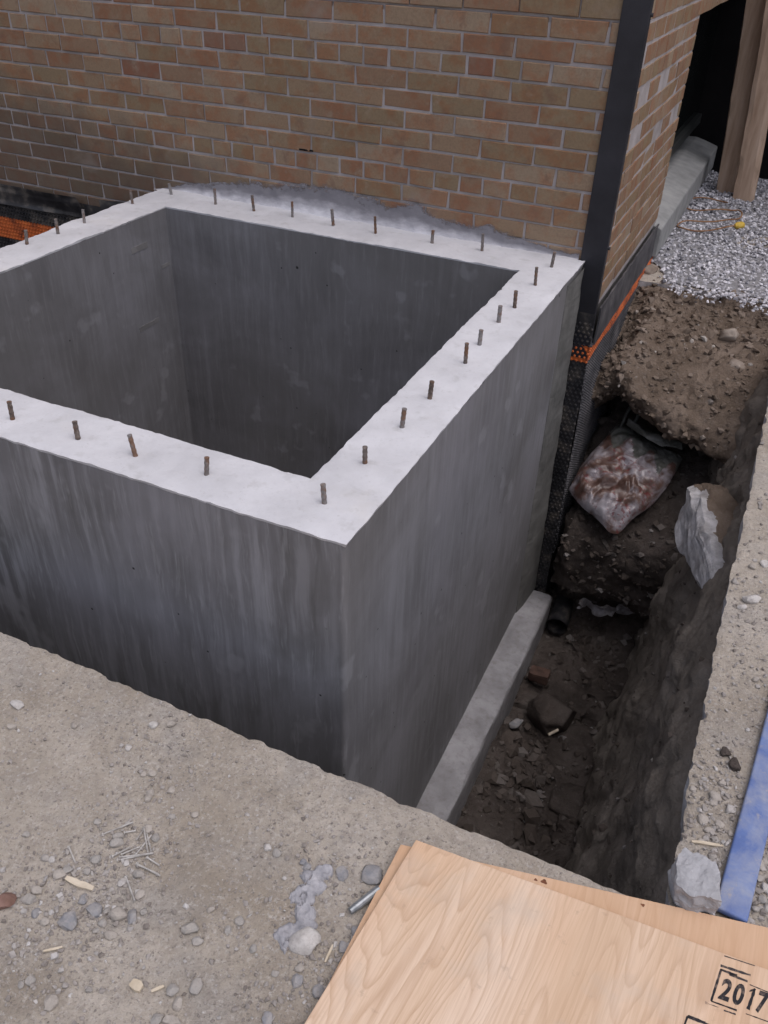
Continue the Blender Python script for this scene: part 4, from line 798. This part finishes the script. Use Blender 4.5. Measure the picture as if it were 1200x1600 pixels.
v, f = join([tube([(-.3516, .7054, .008), (-.345, .719, .008), (-.3239, .7633, .010)], [.0062, .0072, .0072], 12)])
tag(mk('steel_pin', v, f, MT['pin'], None), 'short galvanised steel pin beside the left edge of the plywood', 'pin')
# ------------------------------------------------------------------ blue board
bb = np.array([(.2164, .966), (.2745, .976), (.3215, 1.55), (.2660, 1.54)]); u = np.array([.2636 - .2164, 1.5127 - .9641]); u /= np.linalg.norm(u); Lb, wb = 1.75, .055
bm = subdiv_box(0, wb, 0, Lb, 0, .015, .03); bmesh.ops.recalc_face_normals(bm, faces=bm.faces[:])
bmesh.ops.bevel(bm, geom=[e for e in bm.edges if len(e.link_faces) == 2 and e.calc_face_angle() > 1], offset=.004, segments=3, affect='EDGES', profile=.5)
P = np.array([v.co[:] for v in bm.verts]); D = nvec(P, 3, 2, 3) * .0008
for v, d in zip(bm.verts, D): v.co += Vector(d)
o = from_bm('blue_board', bm, MT['blue'], None, True); o.location = (.2205, .990, .003); o.rotation_euler = (0, 0, -math.atan2(u[0], u[1])); tag(o, 'worn blue painted board lying along the right edge', 'board')
for f_ in o.data.polygons: f_.use_smooth = True
# ------------------------------------------------------------------ plywood offcuts
def sheet(name, pts, z0, z1, mat, label, ang):
    c = np.array(pts[0], float); R_ = np.array([[math.cos(ang), math.sin(ang)], [-math.sin(ang), math.cos(ang)]])
    L = [(R_ @ (np.array(p_) - c)) for p_ in pts]; bm = bmesh.new()
    lo = [bm.verts.new((x, y, 0)) for x, y in L]; hi = [bm.verts.new((x, y, z1 - z0)) for x, y in L]; n_ = len(L)
    for a in range(n_): bm.faces.new((lo[a], lo[(a + 1) % n_], hi[(a + 1) % n_], hi[a]))
    bm.faces.new(hi); bm.faces.new(lo[::-1]); bmesh.ops.recalc_face_normals(bm, faces=bm.faces[:])
    bmesh.ops.bevel(bm, geom=bm.edges[:], offset=.0012, segments=2, affect='EDGES', profile=.5)
    o = from_bm(name, bm, MT[mat]); o.data.materials.append(MT['ply_edge'])
    for f_ in o.data.polygons:
        if abs(f_.normal.z) < .5: f_.material_index = 1
    o.location = (c[0], c[1], z0); o.rotation_euler = (0, 0, ang); return tag(o, label, 'plywood')
A0, AL, AR = np.array((-.2997, .8704)), np.array((-.3288, .5053)), np.array((.3115, .9073))
dl = (AL - A0) / np.linalg.norm(AL - A0); dr = (AR - A0) / np.linalg.norm(AR - A0)
top = sheet('plywood_sheet', [A0, A0 + dl * 1.5, A0 + dl * 1.5 + dr * 1.2, A0 + dr * 1.2], .0165, .0285, 'ply_top', 'upper plywood offcut stamped 2017 lying on the ground', -.08)
B0, BL_, BR_ = np.array((-.324, .8569)), np.array((-.3253, .7044)), np.array((.3085, .9912)); dl2 = (BL_ - B0) / np.linalg.norm(BL_ - B0); dr2 = (BR_ - B0) / np.linalg.norm(BR_ - B0)
sheet('plywood_sheet', [B0, B0 + dl2 * 1.3, B0 + dl2 * 1.3 + dr2 * 1.25, B0 + dr2 * 1.25], .004, .0160, 'ply_under', 'lower rougher plywood offcut sticking out from under the stamped sheet', 0.0)
und = [o_ for o_ in COL.objects if o_.name.startswith('plywood_sheet') and o_ is not top][0]; bpy.context.view_layer.update()
for (x, y, r_) in ((-.0636, .902, .0055), (-.078, .899, .003), (.105, .936, .0035)):
    t_ = np.linspace(0, 2 * math.pi, 15)[:-1]; rr = r_ * (1 + .25 * np.sin(t_ * 3 + x * 50)); local(mk('knot', np.column_stack([x + rr * np.cos(t_), y + rr * .8 * np.sin(t_), t_ * 0 + .0163]), [list(range(14))], MT['knot']), und)
# ink stamp on the upper sheet (flat print, 0.4 mm proud)
bpy.context.view_layer.update()
ZI = .0289
O_, EX, EY = np.array((.2336, .8148)), np.array((.0839, .0071)), np.array((.0080, .0579))     # stamp frame: origin, right, up
def stroke(a, b, w): 
    a, b = np.array(a), np.array(b); a, b = O_ + a[0] * EX + a[1] * EY, O_ + b[0] * EX + b[1] * EY
    d = (b - a) / np.linalg.norm(b - a); n_ = np.array((-d[1], d[0])) * w / 2; m = 14; t = np.linspace(0, 1, m); c = a + np.outer(t, b - a)
    j = 1 + .35 * fbm(np.stack([c[:, 0], c[:, 1], t * 0], 1), 160, 2, 5)
    V = np.concatenate([c + n_ * j[:, None], c - n_ * j[:, None]]); return np.column_stack([V, np.full(len(V), ZI)]), gfaces(2, m)[:, ::-1]
v, f = join([stroke((0, 0), (0, 1.02), .0032), stroke((0, 1), (.30, .99), .0036), stroke((0, 0), (.46, 0), .0026), stroke((.62, 0), (1.02, 0), .0016)])
o = local(mk('stamp_frame', v, f, MT['ink']), top)
for q in (((-.03, 1.12), (.52, 1.14), .0042), ((.16, .95), (.50, .93), .0036), ((-.02, 1.45), (.55, 1.47), .0018), ((.55, .86), (.95, .82), .0016), ((-.09, -.10), (-.05, -.10), .005), ((-.04, -.105), (.15, -.1), .0012), ((.25, -.13), (.46, -.12), .0026), ((.86, 1.18), (.92, 1.18), .002)):
    v, f = stroke(*q); local(mk('stamp_smudge', v, f, MT['ink_faded']), top)
O2 = O_
v, f = join([stroke((-.30, -.65), (.02, -.66), .004), stroke((-.30, -.65), (-.31, -1.4), .003), stroke((.02, -.66), (.7, -.68), .0022)]); local(mk('stamp_frame', v, f, MT['ink']), top)
def digit(ch, x0, y0, w, h):
    cu = bpy.data.curves.new('digit', 'FONT'); cu.body = ch; cu.size = 1; cu.offset = .035; cu.resolution_u = 4; cu.fill_mode = 'FRONT'
    t_ = bpy.data.objects.new('digit', cu); COL.objects.link(t_); dg = bpy.context.evaluated_depsgraph_get(); me = bpy.data.meshes.new_from_object(t_.evaluated_get(dg))
    bpy.data.objects.remove(t_); V = np.array([q.co[:] for q in me.vertices]); mn, mx = V.min(0), V.max(0)
    U_ = (V[:, 0] - mn[0]) / (mx[0] - mn[0]); W_ = (V[:, 1] - mn[1]) / (mx[1] - mn[1])
    Q = O_ + np.outer(x0 + U_ * w, EX) + np.outer(y0 + W_ * h, EY)
    for q, p_ in zip(me.vertices, Q): q.co = (p_[0], p_[1], ZI)
    me.materials.clear(); me.materials.append(MT['ink']); o = bpy.data.objects.new('stamp_digit', me); COL.objects.link(o); return local(o, top)
for ch, x0, w in (('2', .09, .19), ('0', .32, .19), ('7', .745, .19)): digit(ch, x0, .14, w, .66)
v, f = join([stroke((.635, .14), (.655, .80), .0046), stroke((.575, .66), (.65, .775), .0032)]); local(mk('stamp_digit', v, f, MT['ink']), top)
# ------------------------------------------------------------------ things in the trench
def bag():
    L0, B0_, R0, T0 = (np.array(p_) for p_ in ((-.520, 3.20, -.665), (-.255, 3.055, -.735), (-.095, 3.45, -.535), (-.425, 3.555, -.485)))
    cc = (L0 + B0_ + R0 + T0) / 4; L0, B0_, R0, T0 = (cc + (q - cc) * 1.10 + np.array((0, 0, .01)) for q in (L0, B0_, R0, T0))
    n = 60; u = np.linspace(-1, 1, n); U_, W_ = np.meshgrid(u, u, indexing='ij')
    s = (U_ + 1) / 2; w = (W_ + 1) / 2; r = 1 - .10 * (np.abs(U_) ** 3) * (np.abs(W_) ** 3)
    us, ws = .5 + (s - .5) * r, .5 + (w - .5) * r
    base = (L0 * (1 - us[..., None]) + B0_ * us[..., None]) * (1 - ws[..., None]) + (T0 * (1 - us[..., None]) + R0 * us[..., None]) * ws[..., None]
    nrm = np.cross(R0 - L0, T0 - B0_); nrm /= np.linalg.norm(nrm); nrm = nrm if nrm[2] > 0 else -nrm
    h = .085 * (1 - np.abs(U_) ** 3.2) ** .6 * (1 - np.abs(W_) ** 3.2) ** .6 * (1 - .45 * np.clip(w - .6, 0, 1) / .4)
    parts_ = []
    for sgn in (1, -1):
        P = base + nrm * (h * (1 if sgn > 0 else .55) * sgn)[..., None]; P = P.reshape(-1, 3)
        cr = np.abs(fbm(P, 11, 3, 91)) * .022 - .010; edge = ((1 - np.abs(U_) ** 6) * (1 - np.abs(W_) ** 6)).reshape(-1); wr = .0075 * np.sin(fbm(P, 7, 3, 95) * 8 + U_.reshape(-1) * 5) - .012 * np.abs(fbm(P, 16, 2, 97))
        P = P + nrm * (cr * (.4 + .6 * edge) * sgn + wr * edge)[:, None] + nvec(P, 9, 2, 93) * .012
        parts_.append((P, gfaces(n, n) if sgn < 0 else gfaces(n, n)[:, ::-1]))
    v, f = join(parts_); c = (L0 + B0_ + R0 + T0) / 4
    root = empty('plastic_bag', tuple(c), 'dirty clear plastic bag with red and white print slumped in the trench', 'bag')
    body = local(mk('film', v, f, MT['bag'], None, True), root); body.data.materials.append(MT['bag_clear'])
    top_i = base.reshape(-1, 3); ax = (T0 + R0) / 2 - (L0 + B0_) / 2; ax /= np.linalg.norm(ax)
    tt = [(np.array(p_.center) - c) @ ax for p_ in body.data.polygons]
    for p_, q in zip(body.data.polygons, tt):
        if q + .05 * math.sin(p_.center[0] * 60) > .115: p_.material_index = 1
    bmm = bmesh.new(); bmm.from_mesh(body.data); bmesh.ops.recalc_face_normals(bmm, faces=bmm.faces[:]); bmm.to_mesh(body.data); bmm.free()
    # tied loop at the gathered mouth
    k0 = np.array((-.375, 3.535, -.47)); up = np.array((.01, .055, .075)); sd_ = np.array((1., .15, .1)); th = np.linspace(-.35, math.pi + .35, 18)
    lp = [k0 + up * (.55 + .75 * math.sin(a)) + sd_ * .026 * math.cos(a) for a in th]; v, f = tube([k0 + sd_ * .03 - up * .3] + lp + [k0 - sd_ * .03 - up * .3], .008, 8)
    local(mk('tied_loop', v, f, MT['bag_clear'], None, True), root)
    # loose film fold running down from the knot
    g = []
    for a in np.linspace(0, 1, 26):
        for b in np.linspace(0, 1, 10):
            p_ = k0 * (1 - a) + np.array((-.13, 3.47, -.475)) * a + np.array((.02, -.10, .01)) * b * (.25 + .75 * math.sin(a * 2.6)) + nrm * (.035 + .03 * math.sin(b * 3.1)); g.append(p_)
    g = np.array(g); g += nvec(g, 18, 2, 44) * .010; local(mk('loose_film', g, gfaces(26, 10), MT['bag_clear'], None, True), root)
bag()
g = []
for a in np.linspace(0, 1, 46):
    for b in np.linspace(0, 1, 14): g.append((-.375 + .25 * a, 3.09 + .10 * a - .03 * b + .02 * math.sin(a * 9), -1.235 + .075 * b + .01 * math.sin(a * 14)))
g = np.array(g); g += nvec(g, 16, 3, 17) * .022; tag(mk('plastic_scrap', g, gfaces(46, 14), MT['scrap'], None, True), 'crumpled pale plastic scrap half buried in the soil below the bag', 'plastic scrap')
th = np.linspace(0, 2 * math.pi, 25)[:-1]
v, f = tube([(-.455, 3.24, -1.33), (-.445, 3.14, -1.33), (-.44, 3.06, -1.335)], .05, 20, False); vi, fi = tube([(-.44, 3.06, -1.335), (-.445, 3.14, -1.33), (-.455, 3.24, -1.33)], .045, 20, False)
tag(mk('drain_pipe', *join([(v, f), (vi, fi)]), MT['membrane'], None, True), 'black drain pipe mouth at the end of the concrete footing', 'pipe')
# ------------------------------------------------------------------ extension cord on the gravel
ctl = np.array([(-.212, 5.225), (-.30, 5.10), (-.42, 5.0), (-.50, 5.03), (-.50, 5.13), (-.42, 5.2), (-.30, 5.28), (-.225, 5.36), (-.205, 5.47), (-.24, 5.56), (-.30, 5.53), (-.42, 5.45), (-.52, 5.44), (-.575, 5.52), (-.53, 5.66), (-.42, 5.74), (-.30, 5.70)])
def crom(C_, m=9):
    out_ = []; C_ = np.vstack([2 * C_[0] - C_[1], C_, 2 * C_[-1] - C_[-2]])
    for i in range(1, len(C_) - 2):
        for t in np.arange(m) / m: out_.append(.5 * ((2 * C_[i]) + (-C_[i - 1] + C_[i + 1]) * t + (2 * C_[i - 1] - 5 * C_[i] + 4 * C_[i + 1] - C_[i + 2]) * t ** 2 + (-C_[i - 1] + 3 * C_[i] - 3 * C_[i + 1] + C_[i + 2]) * t ** 3))
    return np.array(out_)
pth = crom(ctl); pth = np.column_stack([pth, .024 + .004 * np.sin(np.arange(len(pth)) * .35)])
cord = empty('extension_cord', (-.35, 5.3, 0), 'coiled orange-brown extension cord with yellow end on the gravel', 'cord')
v, f = tube(pth, .0042, 8); local(mk('cable', v, f, MT['cord'], None, True), cord)
d = pth[0] - pth[1]; d /= np.linalg.norm(d); v, f = tube([pth[0] - d * .012, pth[0], pth[0] + d * .012, pth[0] + d * .045, pth[0] + d * .055], [.008, .014, .019, .021, .018], 14); local(mk('plug', v, f, MT['plug'], None, True), cord)
